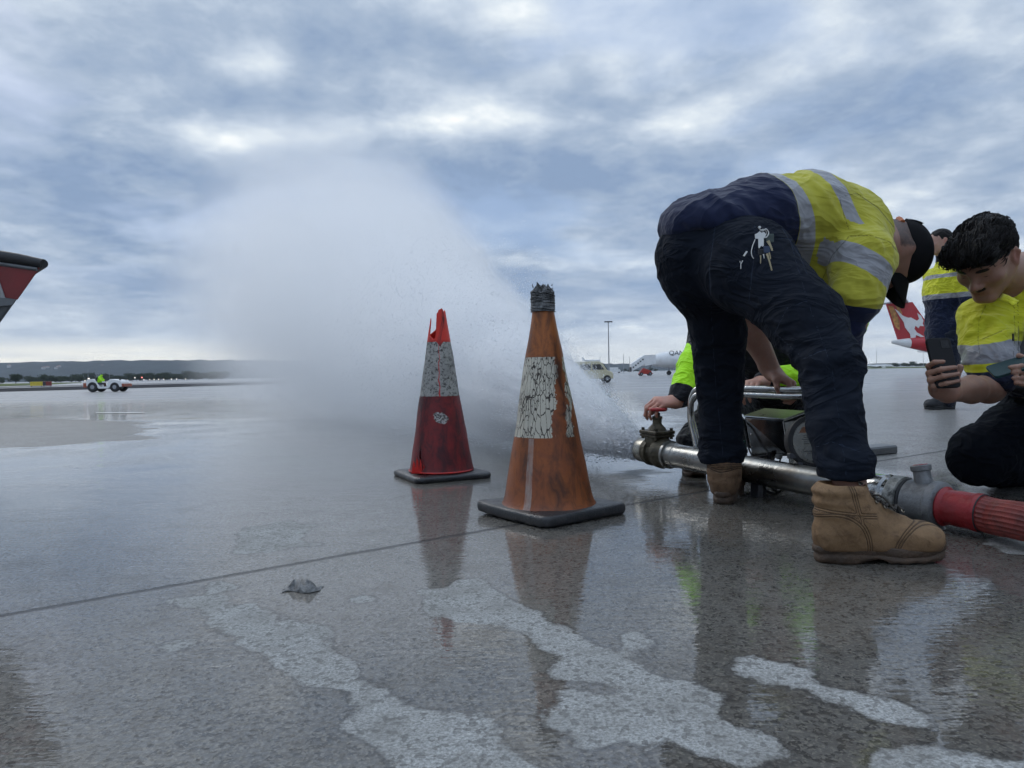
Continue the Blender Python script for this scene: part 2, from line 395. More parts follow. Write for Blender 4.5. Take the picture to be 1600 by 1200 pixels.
def cloth(name, col, layers=(), rough=.85, fold=.35, fs=9., weave=.15, var=.2, sheen=.15, tape_rough=.45, seamf=.45, spec=.25):
    """layers: (attribute, colour) painted where the attribute is positive"""
    m = bpy.data.materials.new(name); m.use_nodes = True; n = NT(m.node_tree)
    tcd = n('ShaderNodeTexCoord').outputs['Object']; nz = n.noise(tcd, 5, 6, .6)
    c = n.mix(n.mr(nz, .3, .7), tuple(x*(1-var) for x in col), tuple(min(1, x*(1+var)) for x in col)); rg = rough
    for (an, cc) in layers:
        at = n('ShaderNodeAttribute', attribute_name=an); f = n.m('MULTIPLY', at.outputs['Fac'], 700.0, clamp=True)
        c = n.mix(f, c, n.mix(nz, tuple(x*.85 for x in cc), cc))
        if an == 'tape': rg = n.mr(f, 0, 1, rough, tape_rough)
    sm = n('ShaderNodeAttribute', attribute_name='seam').outputs['Fac']; c = n.mix(n.m('MULTIPLY', sm, 900.0, clamp=True), c, n.v('MULTIPLY', c, (seamf, seamf, seamf)))
    stained = n.mix(n.m('MULTIPLY', n.mr(n.noise(tcd, 11, 8, .7, .5), .56, .7), .25), c, n.v('MULTIPLY', c, (.5, .45, .4)))
    fo = n('ShaderNodeTexNoise', {'Vector': n.scale(tcd, 1, 1, 1.8), 'Scale': fs, 'Detail': 3, 'Roughness': .45, 'Distortion': 1.4}).outputs[0]
    fo = n.m('POWER', n.m('SUBTRACT', 1.0, n.m('ABSOLUTE', n.m('MULTIPLY', n.m('SUBTRACT', fo, .5), 4.0))), 2.0)
    fo = n.m('SUBTRACT', fo, n.mr(n.m('MULTIPLY', sm, 900.0, clamp=True), 0, 1, 0, .4))
    wv = n.noise(tcd, 420, 2, .5)
    b1 = n('ShaderNodeBump', {'Strength': fold, 'Distance': .02, 'Height': fo})
    b2 = n('ShaderNodeBump', {'Strength': weave, 'Distance': .001, 'Height': wv, 'Normal': b1.outputs[0]})
    b = n('ShaderNodeBsdfPrincipled', {'Base Color': stained, 'Roughness': rg, 'Specular IOR Level': spec, 'Sheen Weight': sheen, 'Sheen Roughness': .5, 'Normal': b2.outputs[0]})
    n('ShaderNodeOutputMaterial', {0: b.outputs[0]}); return m
# ================================================================ SETTING: the apron
def gz(y):                               # the apron falls away for drainage beyond the work area
    y = np.asarray(y, float); return -.66*(1-np.exp(-np.maximum(y-8, 0)/32.0))
def seg_pts(a, b, h): return np.linspace(a, b, int(abs(b-a)/h)+1)
def geo(a, b, s, g=1.12):
    out = []; x = a; d = s
    while x < b: out.append(x); x += d; d *= g
    out.append(b); return np.array(out)
def poly_sd(px, pts):                    # signed distance, positive inside (2-D)
    px = np.asarray(px); d = np.full(len(pts), 1e9); ins = np.zeros(len(pts), bool); n = len(px)
    for i in range(n):
        a, b = px[i], px[(i+1) % n]; e = b-a; w_ = pts-a; t = np.clip((w_@e)/(e@e+1e-12), 0, 1)
        d = np.minimum(d, np.linalg.norm(w_-t[:, None]*e, axis=1))
        c = (a[1] > pts[:, 1]) != (b[1] > pts[:, 1])
        with np.errstate(divide='ignore', invalid='ignore'): xx = a[0]+(pts[:, 1]-a[1])*(b[0]-a[0])/(b[1]-a[1])
        ins ^= c & (pts[:, 0] < xx)
    return np.where(ins, d, -d)
xs = np.concatenate([-geo(2.6, 5000, .03)[::-1], seg_pts(-2.58, 2.9, .016), geo(2.93, 5000, .03)])
ys = np.concatenate([-geo(0, 60, .2)[::-1][:-1], seg_pts(0, .6, .05), seg_pts(.62, 4.4, .015), geo(4.42, 9000, .022, 1.05)])
XX, YY = np.meshgrid(xs, ys, indexing='xy'); gp = np.stack([XX.ravel(), YY.ravel()], 1); nx, ny = len(xs), len(ys)
ii = np.arange(nx*ny).reshape(ny, nx); GF = np.stack([ii[:-1, :-1], ii[:-1, 1:], ii[1:, 1:], ii[1:, :-1]], -1).reshape(-1, 4)
dry_polys = [
 [(360,852),(375,825),(420,820),(440,805),(460,802),(470,815),(512,818),(505,835),(500,855),(450,862),(375,868)],
 [(268,937),(330,908),(420,910),(375,925),(375,940),(410,952),(465,967),(480,980),(540,985),(520,1005),(530,1020),(590,1035),(590,1050),(650,1075),(700,1125),(745,1130),(800,1170),(850,1230),(640,1230),(510,1150),(555,1115),(460,1070),(430,1040),(385,1015),(345,990),(310,962)],
 [(665,925),(715,902),(760,905),(800,925),(860,950),(900,975),(960,1015),(1040,1040),(1110,1085),(1175,1130),(1280,1230),(1130,1230),(1060,1160),(1010,1190),(880,1130),(880,1080),(930,1075),(870,1040),(820,1020),(760,990),(700,975),(680,950)],
 [(1120,1020),(1180,1010),(1250,1045),(1330,1070),(1430,1115),(1440,1128),(1370,1130),(1290,1105),(1200,1070),(1150,1045)],
 [(1160,990),(1190,983),(1222,990),(1224,1002),(1185,1003)], [(958,992),(990,988),(1018,1002),(1000,1012),(970,1008)],
 [(608,868),(640,866),(652,880),(636,884)], [(550,935),(570,932),(574,938),(556,941)], [(258,1008),(300,1004),(305,1010),(270,1018)],
 [(1535,850),(1570,838),(1700,850),(1700,872),(1600,868)], [(1345,1165),(1420,1160),(1500,1185),(1700,1180),(1700,1260),(1400,1260)]]
far_dry = [[(-250,668),(40,648),(228,660),(222,686),(90,697),(-250,705)], [(930,745),(1000,735),(1060,752),(1010,765)]]
damp = [[(985,612),(1003,590),(1800,574),(1800,790),(1560,778),(1420,745),(1300,722),(1165,700),(1090,690),(1040,655)]]
near = (np.abs(gp[:, 0]) < 9) & (gp[:, 1] > .4) & (gp[:, 1] < 16)
def field(polys, mask):
    out = np.full(len(gp), -1.0)
    for pl in polys:
        q = np.array([G(*c)[:2] for c in pl]); sd_ = poly_sd(q, gp[mask]); out[mask] = np.maximum(out[mask], sd_)
    return out
a_dry = field(dry_polys, near & (gp[:, 1] < 4.0)); a_far = field(far_dry, near); a_damp = field(damp, (gp[:, 1] > 1.2) & (gp[:, 1] < 60))
g3 = np.column_stack([gp*[14, 14], np.zeros(len(gp))]); frn = fbm(g3, 4, 5)-.5
g4 = np.column_stack([gp*[5, 5], np.ones(len(gp))]); frn2 = fbm(g4, 4, 11)-.5
a_dry = np.where(a_dry > -.9, a_dry+frn*.11+frn2*.07, -1); a_far = np.where(a_far > -.9, a_far+frn2*.5, -1)
GV = np.column_stack([gp, gz(gp[:, 1])])
gm = bpy.data.materials.new('wet_concrete'); gm.use_nodes = True; n = NT(gm.node_tree)
tcd = n('ShaderNodeTexCoord').outputs['Object']; at = lambda k: n('ShaderNodeAttribute', attribute_name=k).outputs['Fac']
xyz = n('ShaderNodeSeparateXYZ', {0: tcd}); Y_ = xyz.outputs[1]; X_ = xyz.outputs[0]
fr = n.m('MULTIPLY', n.m('SUBTRACT', n.noise(tcd, 70, 7, .75), .5), .045)
dryd = n.m('ADD', at('dry'), fr); dryd = n.m('SUBTRACT', dryd, .013); dry = n.m('MULTIPLY', n.mr(dryd, -.006, .010), n.mr(n.noise(tcd, 14, 8, .75), .34, .50, .66, 1.0))
fdry = n.mr(n.m('ADD', at('fdry'), n.m('MULTIPLY', n.m('SUBTRACT', n.noise(n.scale(tcd, 1, 2.5, 1), 5, 6, .7), .5), .5)), -.03, .06)
dampf = n.mr(n.m('ADD', at('damp'), n.m('MULTIPLY', n.m('SUBTRACT', n.noise(tcd, 2.2, 6, .65), .5), 1.1)), -.12, .22)
farf = n.mr(Y_, 9, 30, 0, 1)
streak = n.noise(n.scale(tcd, .05, .45, 1, rot=(0, 0, .05)), 1.0, 7, .65, .4)
agg = n('ShaderNodeTexVoronoi', {'Vector': tcd, 'Scale': 125.0, 'Randomness': 1.0}, feature='F1'); aggc = n('ShaderNodeSeparateColor', {0: agg.outputs['Color']}).outputs[0]
agg2 = n('ShaderNodeTexVoronoi', {'Vector': tcd, 'Scale': 300.0}, feature='F1'); aggc2 = n('ShaderNodeSeparateColor', {0: agg2.outputs['Color']}).outputs[1]
n1 = n.noise(tcd, 2.5, 8, .65); n2 = n.noise(tcd, 260, 4, .7)
basec = n.mix(n.mr(n1, .3, .7), (.175, .172, .163), (.275, .270, .256))
basec = n.mix(n.m('MULTIPLY', n.mr(aggc, .66, .74), .8), basec, (.040, .034, .028))
basec = n.mix(n.m('MULTIPLY', n.mr(aggc2, .74, .80), .7), basec, (.44, .425, .385))
basec = n.mix(n.m('MULTIPLY', n.mr(n.noise(tcd, 11, 7, .7, .4), .48, .64), .45), basec, (.13, .105, .075)); basec = n.mix(n.m('MULTIPLY', n.mr(n2, .42, .6), .35), basec, (.09, .085, .08))
wetc = n.v('MULTIPLY', basec, (.45, .425, .385)); nd = n.noise(tcd, 210, 5, .75); dryc = n.mix(n.mr(nd, .38, .60), (.17, .17, .162), (.42, .425, .41)); dryc = n.mix(n.m('MULTIPLY', n.mr(aggc, .78, .86), .5), dryc, (.07, .065, .06)); dryc = n.mix(n.m('MULTIPLY', n.mr(n.noise(tcd, 9, 7, .7), .42, .6), .4), dryc, (.15, .145, .13)); dampc = n.v('MULTIPLY', basec, (.80, .81, .83))
c = n.mix(dampf, wetc, dampc); c = n.mix(dry, c, dryc); c = n.mix(n.m('MULTIPLY', fdry, .8), c, n.v('MULTIPLY', basec, (.72, .74, .76)))
rim = n.m('MULTIPLY', n.mr(n.m('ABSOLUTE', n.m('ADD', dryd, .003)), .0, .006, 1, 0), .8); c = n.mix(rim, c, (.030, .026, .022))
# far apron: paving bays, tyre streaks
farc = n.mix(n.mr(streak, .36, .64), (.15, .155, .165), (.31, .31, .31)); c = n.mix(n.m('MULTIPLY', farf, .8), c, farc)
tyre = n.noise(n.scale(tcd, .02, .9, 1, rot=(0, 0, -.04)), 1.0, 5, .7); c = n.mix(n.m('MULTIPLY', n.mr(tyre, .56, .66), n.m('MULTIPLY', farf, .55)), c, (.055, .055, .06))
# construction joints: two families of straight saw cuts
ja, jb = G(0, 963)[:2], G(700, 839)[:2]; jd = (jb-ja)/np.linalg.norm(jb-ja); jn = np.array([-jd[1], jd[0]]); j0 = float(jn@ja)
jw = n.m('MULTIPLY', n.m('SUBTRACT', n.noise(tcd, 9, 4, .6), .5), .012)
dA = n.m('SUBTRACT', n.v('DOT_PRODUCT', tcd, (jn[0], jn[1], 0)), j0)
ka, kb = G(1365, 722)[:2], G(1490, 702)[:2]; kd = (kb-ka)/np.linalg.norm(kb-ka); kn = np.array([-kd[1], kd[0]]); k0 = float(kn@ka)
dB = n.m('SUBTRACT', n.v('DOT_PRODUCT', tcd, (kn[0], kn[1], 0)), k0)
left_of = n.mr(X_, .9, 1.2, 1, 0); right_of = n.mr(X_, 1.2, 1.3, 0, 1)
def jline(d, half): return n.mr(n.m('ABSOLUTE', n.m('ADD', d, jw)), half*.5, half*1.25, 1, 0)
jl = n.m('MULTIPLY', jline(dA, .012), n.m('MULTIPLY', left_of, .97)); jr = n.m('MULTIPLY', jline(dB, .011), n.m('MULTIPLY', right_of, .95))
bayY = n.mr(n.m('ABSOLUTE', n.m('SUBTRACT', n.m('FRACT', n.m('DIVIDE', n.m('ADD', Y_, n.m('MULTIPLY', X_, -.05)), 7.5)), .5)), .0, .008, 1, 0)
bay = n.m('MULTIPLY', bayY, n.mr(Y_, 7, 12, 0, .8))
jall = n.m('MAXIMUM', n.m('MAXIMUM', jl, jr), bay); c = n.mix(jall, c, (.012, .011, .011))
# water film on top
wet = n.m('MULTIPLY', n.m('SUBTRACT', 1.0, dry), n.m('SUBTRACT', 1.0, n.m('MULTIPLY', dampf, .62)))
wet = n.m('MULTIPLY', n.m('MULTIPLY', wet, n.m('SUBTRACT', 1.0, n.m('MULTIPLY', jall, .6))), n.m('SUBTRACT', 1.0, n.m('MULTIPLY', fdry, .8)))
gran = n.m('MULTIPLY', n.mr(n.noise(tcd, 120, 3, .65), .38, .56, .30, 1.0), n.mr(n.noise(tcd, 7, 6, .7), .32, .5, .55, 1.0)); granm = n.mr(Y_, 1.3, 3.4, .9, 0.0); wet = n.m('MULTIPLY', wet, n.m('SUBTRACT', 1.0, n.m('MULTIPLY', granm, n.m('SUBTRACT', 1.0, gran))))
farwet = n.mr(streak, .4, .62, .9, .30); wet = n.m('ADD', n.m('MULTIPLY', wet, n.m('SUBTRACT', 1.0, farf)), n.m('MULTIPLY', farf, n.m('MULTIPLY', farwet, .75)))
mixr = n.mr(Y_, 1.0, 2.6, 0.55, 1.0)
rip1 = n.noise(n.scale(tcd, .45, 1.5, 1, rot=(0, 0, .12)), 30, 2, .5, .6); rip2 = n.noise(n.scale(tcd, .45, 1.3, 1, rot=(0, 0, -.2)), 75, 2, .5, .4)
calm = n.mr(n.noise(tcd, 2.1, 3, .5), .35, .65, .25, 1.0)
rip = n.m('MULTIPLY', n.m('MULTIPLY', n.m('ADD', rip1, n.m('MULTIPLY', rip2, .5)), calm), mixr)
cb = n('ShaderNodeBump', {'Strength': .42, 'Distance': .0030, 'Height': rip}).outputs[0]
rough_h = n.m('ADD', n.m('MULTIPLY', agg.outputs['Distance'], .9), n.m('MULTIPLY', n2, .8))
rough_h = n.m('SUBTRACT', rough_h, n.m('MULTIPLY', jall, 3.0))
bb = n('ShaderNodeBump', {'Strength': .55, 'Distance': .004, 'Height': rough_h}).outputs[0]
cb2 = n('ShaderNodeBump', {'Strength': n.m('MULTIPLY', dampf, .3), 'Distance': .003, 'Height': n2, 'Normal': cb}).outputs[0]
b = n('ShaderNodeBsdfPrincipled', {'Base Color': c, 'Roughness': n.mr(dry, 0, 1, .62, .88), 'Specular IOR Level': .35, 'Normal': bb, 'Coat Weight': wet, 'Coat Roughness': n.m('ADD', .006, n.m('MULTIPLY', n.m('MAXIMUM', dampf, farf), .16)), 'Coat IOR': 1.8, 'Coat Normal': cb2})
n('ShaderNodeOutputMaterial', {0: b.outputs[0]})
ground = mk('ground', GV, GF, gm, None, True, attrs={'dry': a_dry, 'fdry': a_far, 'damp': a_damp}); tag(ground, kind='structure', label='wet concrete airport apron with puddles and pale dry patches')
def sheet(name, poly, mt, dzv=.02, label=None, div=1):
    V = [(x, y, float(gz(y))+dzv) for x, y in poly]
    o = mk(name, V, [tuple(range(len(V)))], mt, None); tag(o, label, kind='structure'); return o
def GF_(px, D, dzv=0.0):                 # point of the far apron at that column
    q = P(px, 600, D); return np.array([q[0], D, float(gz(D))+dzv])
m_grass = mat('grass', (.10, .125, .035), .95, var=.5, vs_=.05, bump=.3, bs=2., spec=.1)
m_tarmac = mat('tarmac', (.022, .023, .028), .95, var=.4, vs_=.02, bump=.1, spec=.08)
m_conc2 = mat('pale_concrete', (.34, .34, .335), .5, var=.2, vs_=.02, bump=.05)
def strip_between(name, pts_near, pts_far, mt, dzv, label):
    V = []; F = []
    for (a, b_) in zip(pts_near, pts_far):
        V.append(GF_(a[0], a[1], dzv)); V.append(GF_(b_[0], b_[1], dzv))
    for i in range(len(pts_near)-1): F.append((2*i, 2*i+2, 2*i+3, 2*i+1))
    o = mk(name, V, F, mt); tag(o, label, kind='structure'); return o
strip_between('taxiway', [(-600, 62), (-100, 74), (150, 88), (400, 112), (520, 160)], [(-600, 98), (-100, 118), (150, 148), (400, 190), (520, 230)], m_tarmac, .03, 'dark band of tarmac taxiway behind the white tug')
strip_between('taxiway', [(-600, 115), (-100, 135), (150, 170), (400, 230)], [(-600, 130), (-100, 152), (150, 185), (400, 242)], m_tarmac, .034, 'thin dark tarmac line beyond the taxiway')
strip_between('grass_verge', [(-900, 150), (-100, 170), (60, 215), (128, 400)], [(-900, 430), (-100, 500), (60, 560), (128, 520)], m_grass, .05, 'green grass verge left, beyond the taxiway')
strip_between('grass_verge', [(1330, 420), (1420, 380), (1700, 330), (2300, 260)], [(1330, 900), (1420, 900), (1700, 900), (2300, 900)], m_grass, .05, 'grass verge at the far right edge of the apron')
m_paint = mat('white_paint', (.72, .72, .70), .5, var=.25, vs_=3, bump=.05)
a, b_ = GF_(118, 30), GF_(225, 27.0)
sheet('painted_marking', [(P(150,600,11.6)[0], 11.6), (P(225,600,11.3)[0], 11.3), (P(222,600,11.05)[0], 11.05), (P(148,600,11.32)[0], 11.32)], m_paint, .006, 'short white painted line on wet apron at left')
# ---- hills
hx = np.linspace(-3600, 3600, 420); rows = 14; V = []; F = []
for j in range(rows):
    t = j/(rows-1)
    for i, x in enumerate(hx):
        pxx = 800+x/3000*FPX; hh = np.interp(pxx, [-600, 0, 300, 700, 950, 1250, 1500, 2200], [92, 92, 84, 60, 36, 20, 8, 6])
        hh *= 1+.05*(fbm(np.array([[x*.0022, 0, 3.]]), 4, 3)[0]-.5)*2
        V.append((x, 2750+t*650+60*math.sin(x*.002), -1.2+hh*math.sin(min(1, t*1.15)*math.pi/2)**.8+(9*(vnoise(np.array([[x*.03, t*9, 1.]]), 2)[0]-.5) if j > 1 else 0)))
for j in range(rows-1):
    for i in range(len(hx)-1): q = j*len(hx)+i; F.append((q, q+1, q+len(hx)+1, q+len(hx)))
m_hill = mat('hill_forest', (.030, .038, .034), .95, var=.6, vs_=.009, bump=1., bs=.05, spec=.02, col2=(.010, .015, .014))
tag(mk('hills', V, F, m_hill, None, True), 'long low wooded ridge on the horizon', kind='structure')
# ================================================================ BACKGROUND THINGS
m_white = mat('white_gloss', (.78, .78, .77), .3, var=.06, vs_=1, bump=.02, spec=.5)
m_greyp = mat('grey_paint', (.30, .31, .33), .5, var=.2, vs_=2, bump=.02)
m_dark = mat('dark_metal', (.04, .042, .05), .5, var=.3)
m_rub = mat('rubber_black', (.022, .022, .024), .6, var=.4, vs_=10, bump=.25, bs=80)
m_red = mat('vehicle_red', (.42, .035, .02), .4, var=.15)
m_or = mat('vehicle_orange', (.32, .085, .045), .4, var=.2)
m_glassd = mat('dark_glass', (.02, .025, .03), .08, var=.1, bump=0)
m_leaf = mat('leaf', (.040, .058, .026), .9, var=.6, vs_=.4, bump=0, spec=.1)
m_bark = mat('bark', (.07, .055, .04), .9)
m_house = mat('house_wall', (.45, .44, .42), .8); m_houser = mat('house_roof', (.30, .16, .12), .8)
# houses on the ridge
for i, (px, y0) in enumerate([(68,574),(74,573),(92,572),(88,574),(45,583),(38,582),(205,573),(210,575),(128,590),(250,576),(14,571),(160,571),(182,588),(232,583)]):
    D = 2745+18*(i % 3)+ (600-y0)*9; q = P(px, y0, D); w_ = 9+rng.random()*6; hgt = 5.
    r = empty('hillside_house', q-[0, 0, hgt], None, 'house', 'small pale houses dotted on the wooded ridge'); r['label'] = 'tiny pale house among the trees on the distant ridge'
    MB().box(q-[0, 0, 2*hgt], (w_/2, 5, 2*hgt)).build('wall', m_house, r)
    MB().prism([q+[-w_/2-1, -6, 0], q+[w_/2+1, -6, 0], q+[0, -6, 3.]], (0, 12, 0)).build('roof', m_houser, r)
# trees
def make_tree(hgt, wid, seed, round_=False):
    g = np.random.default_rng(seed); r = empty('tree', (0, 0, 0), None, None)
    t = MB(); t.tube([(0,0,-.3),(.1,0,hgt*.25),(0,.1,hgt*.5)], [hgt*.035, hgt*.028, hgt*.015], 7)
    for k in range(6):
        a = g.random()*6.28; t.tube([(0,0,hgt*(.2+.04*k)), (math.cos(a)*wid*.18, math.sin(a)*wid*.18, hgt*.5), (math.cos(a)*wid*.33, math.sin(a)*wid*.33, hgt*.72)], [hgt*.015, hgt*.009, hgt*.004], 5)
    t.build('trunk', m_bark, r)
    V = []; F = []; cl = [(g.normal(0, wid*.20), g.normal(0, wid*.2), hgt*(.38+.5*g.random()), wid*(.13+.13*g.random())) for _ in range(20 if not round_ else 30)]
    for (cx, cy_, cz, cr) in cl:
        for k in range(70):
            d = g.normal(0, 1, 3); d /= np.linalg.norm(d); p = np.array([cx, cy_, cz])+d*cr*(.6+.5*g.random())*np.array([1, 1, .75])
            p[2] = max(p[2], hgt*.12); s_ = wid*(.025+.03*g.random()); u = g.normal(0, 1, 3); u /= np.linalg.norm(u); v = np.cross(u, d); v /= np.linalg.norm(v)+1e-9
            b0 = len(V); V += [p-u*s_, p+v*s_*.7, p+u*s_, p-v*s_*.7]; F.append((b0, b0+1, b0+2, b0+3))
    mk('crown', V, F, m_leaf, r); return r
protos = [make_tree(7.5, 9.5, 1, True), make_tree(6, 9, 2), make_tree(4.5, 8, 3)]; usedp = [False]*3
def place_tree(k, px, D, s, label, group):
    o = protos[k] if not usedp[k] else copy_tree(protos[k]); usedp[k] = True; q = GF_(px, D)
    o.location = tuple(q); o.scale = (s*random.uniform(.9, 1.2), s, s*random.uniform(.85, 1.1)); o.rotation_euler = (0, 0, random.random()*6)
    tag(o, label, 'tree', group)
place_tree(0, 25, 470, .9, 'large round dark tree at left, the biggest before the ridge', None)
for i in range(64):
    px = -25+i*5.9+random.uniform(-3, 3)
    if 8 < px < 42: continue
    place_tree(1+i % 2, px, 640+random.uniform(-50, 90), random.uniform(.7, 1.35)*(1.05 if px > 105 else .85), 'dark low tree in the row at the foot of the ridge', 'dark trees along the foot of the ridge')
for i in range(22):
    px = 1350+i*7.5+random.uniform(-3, 3); place_tree(1+i % 2, px, 950+random.uniform(-60, 60), random.uniform(.6, 1.15), 'dark tree on the horizon behind the far right grass', 'trees along the right horizon')
for i in range(10):
    px = 962+i*7; place_tree(1+i % 2, px, 900+random.uniform(-60, 60), random.uniform(.4, .7), 'small dark tree under the light mast', 'trees behind the light mast')
# airfield signs
m_yel = mat('sign_yellow', (.62, .47, .04), .5, var=.1); m_sred = mat('sign_red', (.22, .03, .025), .5, var=.1)
for (px, D, wd, mm, lb, nm) in [(57, 150, 2.5, m_yel, 'long yellow airfield sign low on the grass', 'airfield_sign'), (74, 150, 1.7, m_sred, 'dark red airfield sign right of the yellow one', 'airfield_sign')]:
    q = GF_(px, D); r = empty(nm, q, lb, 'sign'); s_ = -1
    MB().box(q+[0, 0, .65], (wd/2, .1, .42)).build('panel', mm, r, bevel=.03)
    if mm is m_sred: MB().box(q+[-.55, -.115, .65], (.3, .012, .36)).build('panel', m_dark, r, label='black square on the red sign')
    for sx_ in (-.8, .8): MB().box(q+[sx_*wd/2, 0, .1], (.04, .04, .25)).build('leg', m_dark, r)
# runway lights
em = {}
def emis(name, col, st):
    m = bpy.data.materials.new(name); m.use_nodes = True; q = NT(m.node_tree); e = q('ShaderNodeEmission', {0: col, 1: st}); q('ShaderNodeOutputMaterial', {0: e.outputs[0]}); return m
em_w = emis('lamp_white', (1, .95, .85), 1.1); em_r = emis('lamp_red', (1, .25, .2), 2.2)
for i, px in enumerate([196,199,211,222,225,234,241,248,256,268,276,290,133,141]):
    D = 300+rng.random()*60; q = GF_(px, D); big_ = px in (211, 222)
    r = empty('runway_light', q, 'glowing red and white runway light, the largest of the row' if px == 222 else 'tiny glowing runway light beside the tug', 'runway light', None if px == 222 else 'tiny lights along the runway edge')
    hgt = 1.9 if big_ else .9; MB().tube([q, q+[0, 0, hgt]], .06, 6).build('pole', m_greyp, r)
    MB().lathe(q+[0, 0, hgt], (0, 0, 1), [(0, .15), (.1, .32 if big_ else .2), (.4, .3 if big_ else .16), (.5, .1)], 8).build('lamp', em_r if px == 222 else em_w, r, True)
# light masts
def mast(px, py_top, D, lb, heads=True, rad=.3):
    q = GF_(px, D); zt = P(px, py_top, D)[2]; r = empty('light_mast', q, lb, 'light mast')
    MB().tube([q, [q[0], q[1], zt]], [rad, rad*.6], 8).build('pole', m_greyp, r)
    if heads:
        hd = MB().box([q[0], q[1], zt+.1], (1.2, .25, .12)); hd.build('crossbar', m_dark, r)
        for k in (-1.0, -.35, .35, 1.0): MB().box([q[0]+k, q[1]-.35, zt+.02], (.22, .3, .2)).build('floodlight', m_dark, r, bevel=.04)
    return r
mast(952, 503, 230, 'tall floodlight mast right of the orange cone', True, .22)
mast(975, 553, 500, 'thin mast, first one right of the tall floodlight mast', False, .25); mast(984, 557, 500, 'thin mast just left of the aircraft stairs', False, .2); mast(938, 557, 500, 'thin mast left of the tall floodlight mast', False, .18)
for i, px in enumerate((138, 171, 1351, 1370, 1443)): mast(px, 577 if i < 2 else 548, 650, 'thin far mast rising before the ridge' if i < 2 else 'thin far mast rising over the right treeline', False, .2)['group'] = 'thin far masts'
# ---- vehicles
def wheel(c, ax, r_, w_, parent, n_=20):
    c = np.asarray(c, float); ax = np.asarray(ax, float)
    t = MB().lathe(c-ax*w_/2, ax, [(0, r_*.6), (0.0, r_*.93), (w_*.12, r_), (w_*.88, r_), (w_, r_*.93), (w_, r_*.6)], n_).build('wheel', m_rub, parent, True)
    MB().lathe(c-ax*(w_/2+.012), ax, [(0, r_*.15), (0, r_*.3), (w_*.1, r_*.56), (w_*1.02, r_*.58)], n_).build('rim', m_greyp, t, True)
    return t
def tug():
    q = GF_(169, 63); s_ = 1.0; L = 3.2
    r = empty('tow_tug', q, 'white airport tug with orange bumpers driving across the wet apron', 'tug')
    prof = [(-1.5,.55),(-1.45,1.05),(-.9,1.12),(-.75,1.0),(-.35,.45),(.25,.45),(.4,.95),(.55,1.08),(1.35,.98),(1.5,.8),(1.5,.42),(1.28,.42),(1.1,.66),(.75,.68),(.5,.40),(.42,.28),(-.45,.28),(-.55,.42),(-.75,.74),(-1.15,.74),(-1.35,.45)]
    MB().prism([q+[x, -.72, z] for x, z in prof], (0, 1.44, 0)).build('body', m_white, r, bevel=.03)
    MB().box(q+[1.60, 0, .55], (.11, .66, .13)).build('bumper', m_or, r, bevel=.04); MB().box(q+[-1.58, 0, .6], (.16, .72, .2)).build('bumper', m_or, r, bevel=.04)
    for x in (-.95, .93):
        for y in (-.62, .62): wheel(q+[x, y, .40 if x > 0 else .43], (0, 1, 0), .40 if x > 0 else .43, .26, r)
    MB().tube([q+[.35, -.55, .95], q+[.1, -.55, 1.3]], .02, 6).tube([q+[.35, .55, .95], q+[.1, .55, 1.3]], .02, 6).tube([q+[.1, -.55, 1.3], q+[.1, .55, 1.3]], .02, 6).build('windscreen_frame', m_dark, r)
    MB().box(q+[-.45, -.3, .72], (.28, .28, .09)).box(q+[-.72, -.3, .98], (.07, .26, .28)).build('seat', m_dark, r, bevel=.03)
    MB().torus(q+[.02, -.3, 1.02], (-.7, 0, .7), .17, .018, 16, 6).build('steering_wheel', m_dark, r)
    MB().tube([q+[-1.35, .5, 1.05], q+[-1.45, .5, 1.7]], .025, 6).build('beacon_pole', m_dark, r)
    MB().box(q+[-1.42, -.4, 1.16], (.05, .06, .05)).build('lamp', em_w, r); MB().box(q+[1.3, -.5, 1.04], (.05, .08, .05)).box(q+[1.3, .5, 1.04], (.05, .08, .05)).build('headlight', m_glassd, r)
tug()
def driver():
    q = GF_(169, 63)+[-.5, -.3, -.16]; r = empty('person', q, 'driver in lime jacket hunched at the wheel of the white tug', 'person')
    pr_ = [cap(q+[-.1, 0, .95], q+[.02, 0, 1.35], .15, .13, .05), ell(q+[.12, 0, 1.50], (.09, .075, .11), None, .02), cap(q+[.04, 0, 1.35], q+[.10, 0, 1.44], .055), cap(q+[0, -.17, 1.34], q+[.2, -.2, 1.12], .05), cap(q+[.2, -.2, 1.12], q+[.46, -.12, 1.08], .04), cap(q+[0, .17, 1.34], q+[.2, .2, 1.12], .05), cap(q+[.2, .2, 1.12], q+[.46, .12, 1.08], .04), cap(q+[-.1, -.08, .88], q+[.35, -.1, .88], .08), cap(q+[-.1, .08, .88], q+[.35, .1, .88], .08), cap(q+[.35, -.1, .88], q+[.45, -.1, .5], .06), cap(q+[.35, .1, .88], q+[.45, .1, .5], .06)]
    lo, hi = q+np.array([-.45, -.45, .35]), q+np.array([.65, .45, 1.75]); V, F = mesh_sdf(pr_, .03, lo, hi); mk('body', V, F, mat('driver_dark', (.08, .05, .04), .8), r, True)
    V, F = mesh_sdf([cap(q+[-.1, 0, .98], q+[.02, 0, 1.36], .20, .19, .05), cap(q+[0, -.19, 1.35], q+[.2, -.22, 1.13], .085), cap(q+[.2, -.22, 1.13], q+[.38, -.15, 1.1], .07), cap(q+[0, .19, 1.35], q+[.2, .22, 1.13], .085), ell(q+[.11, 0, 1.56], (.12, .10, .08), None, .02)], .03, lo, hi); mk('jacket', V, F, mat('driver_lime', (.40, .80, .02), .8, bump=.1), r, True)
driver()
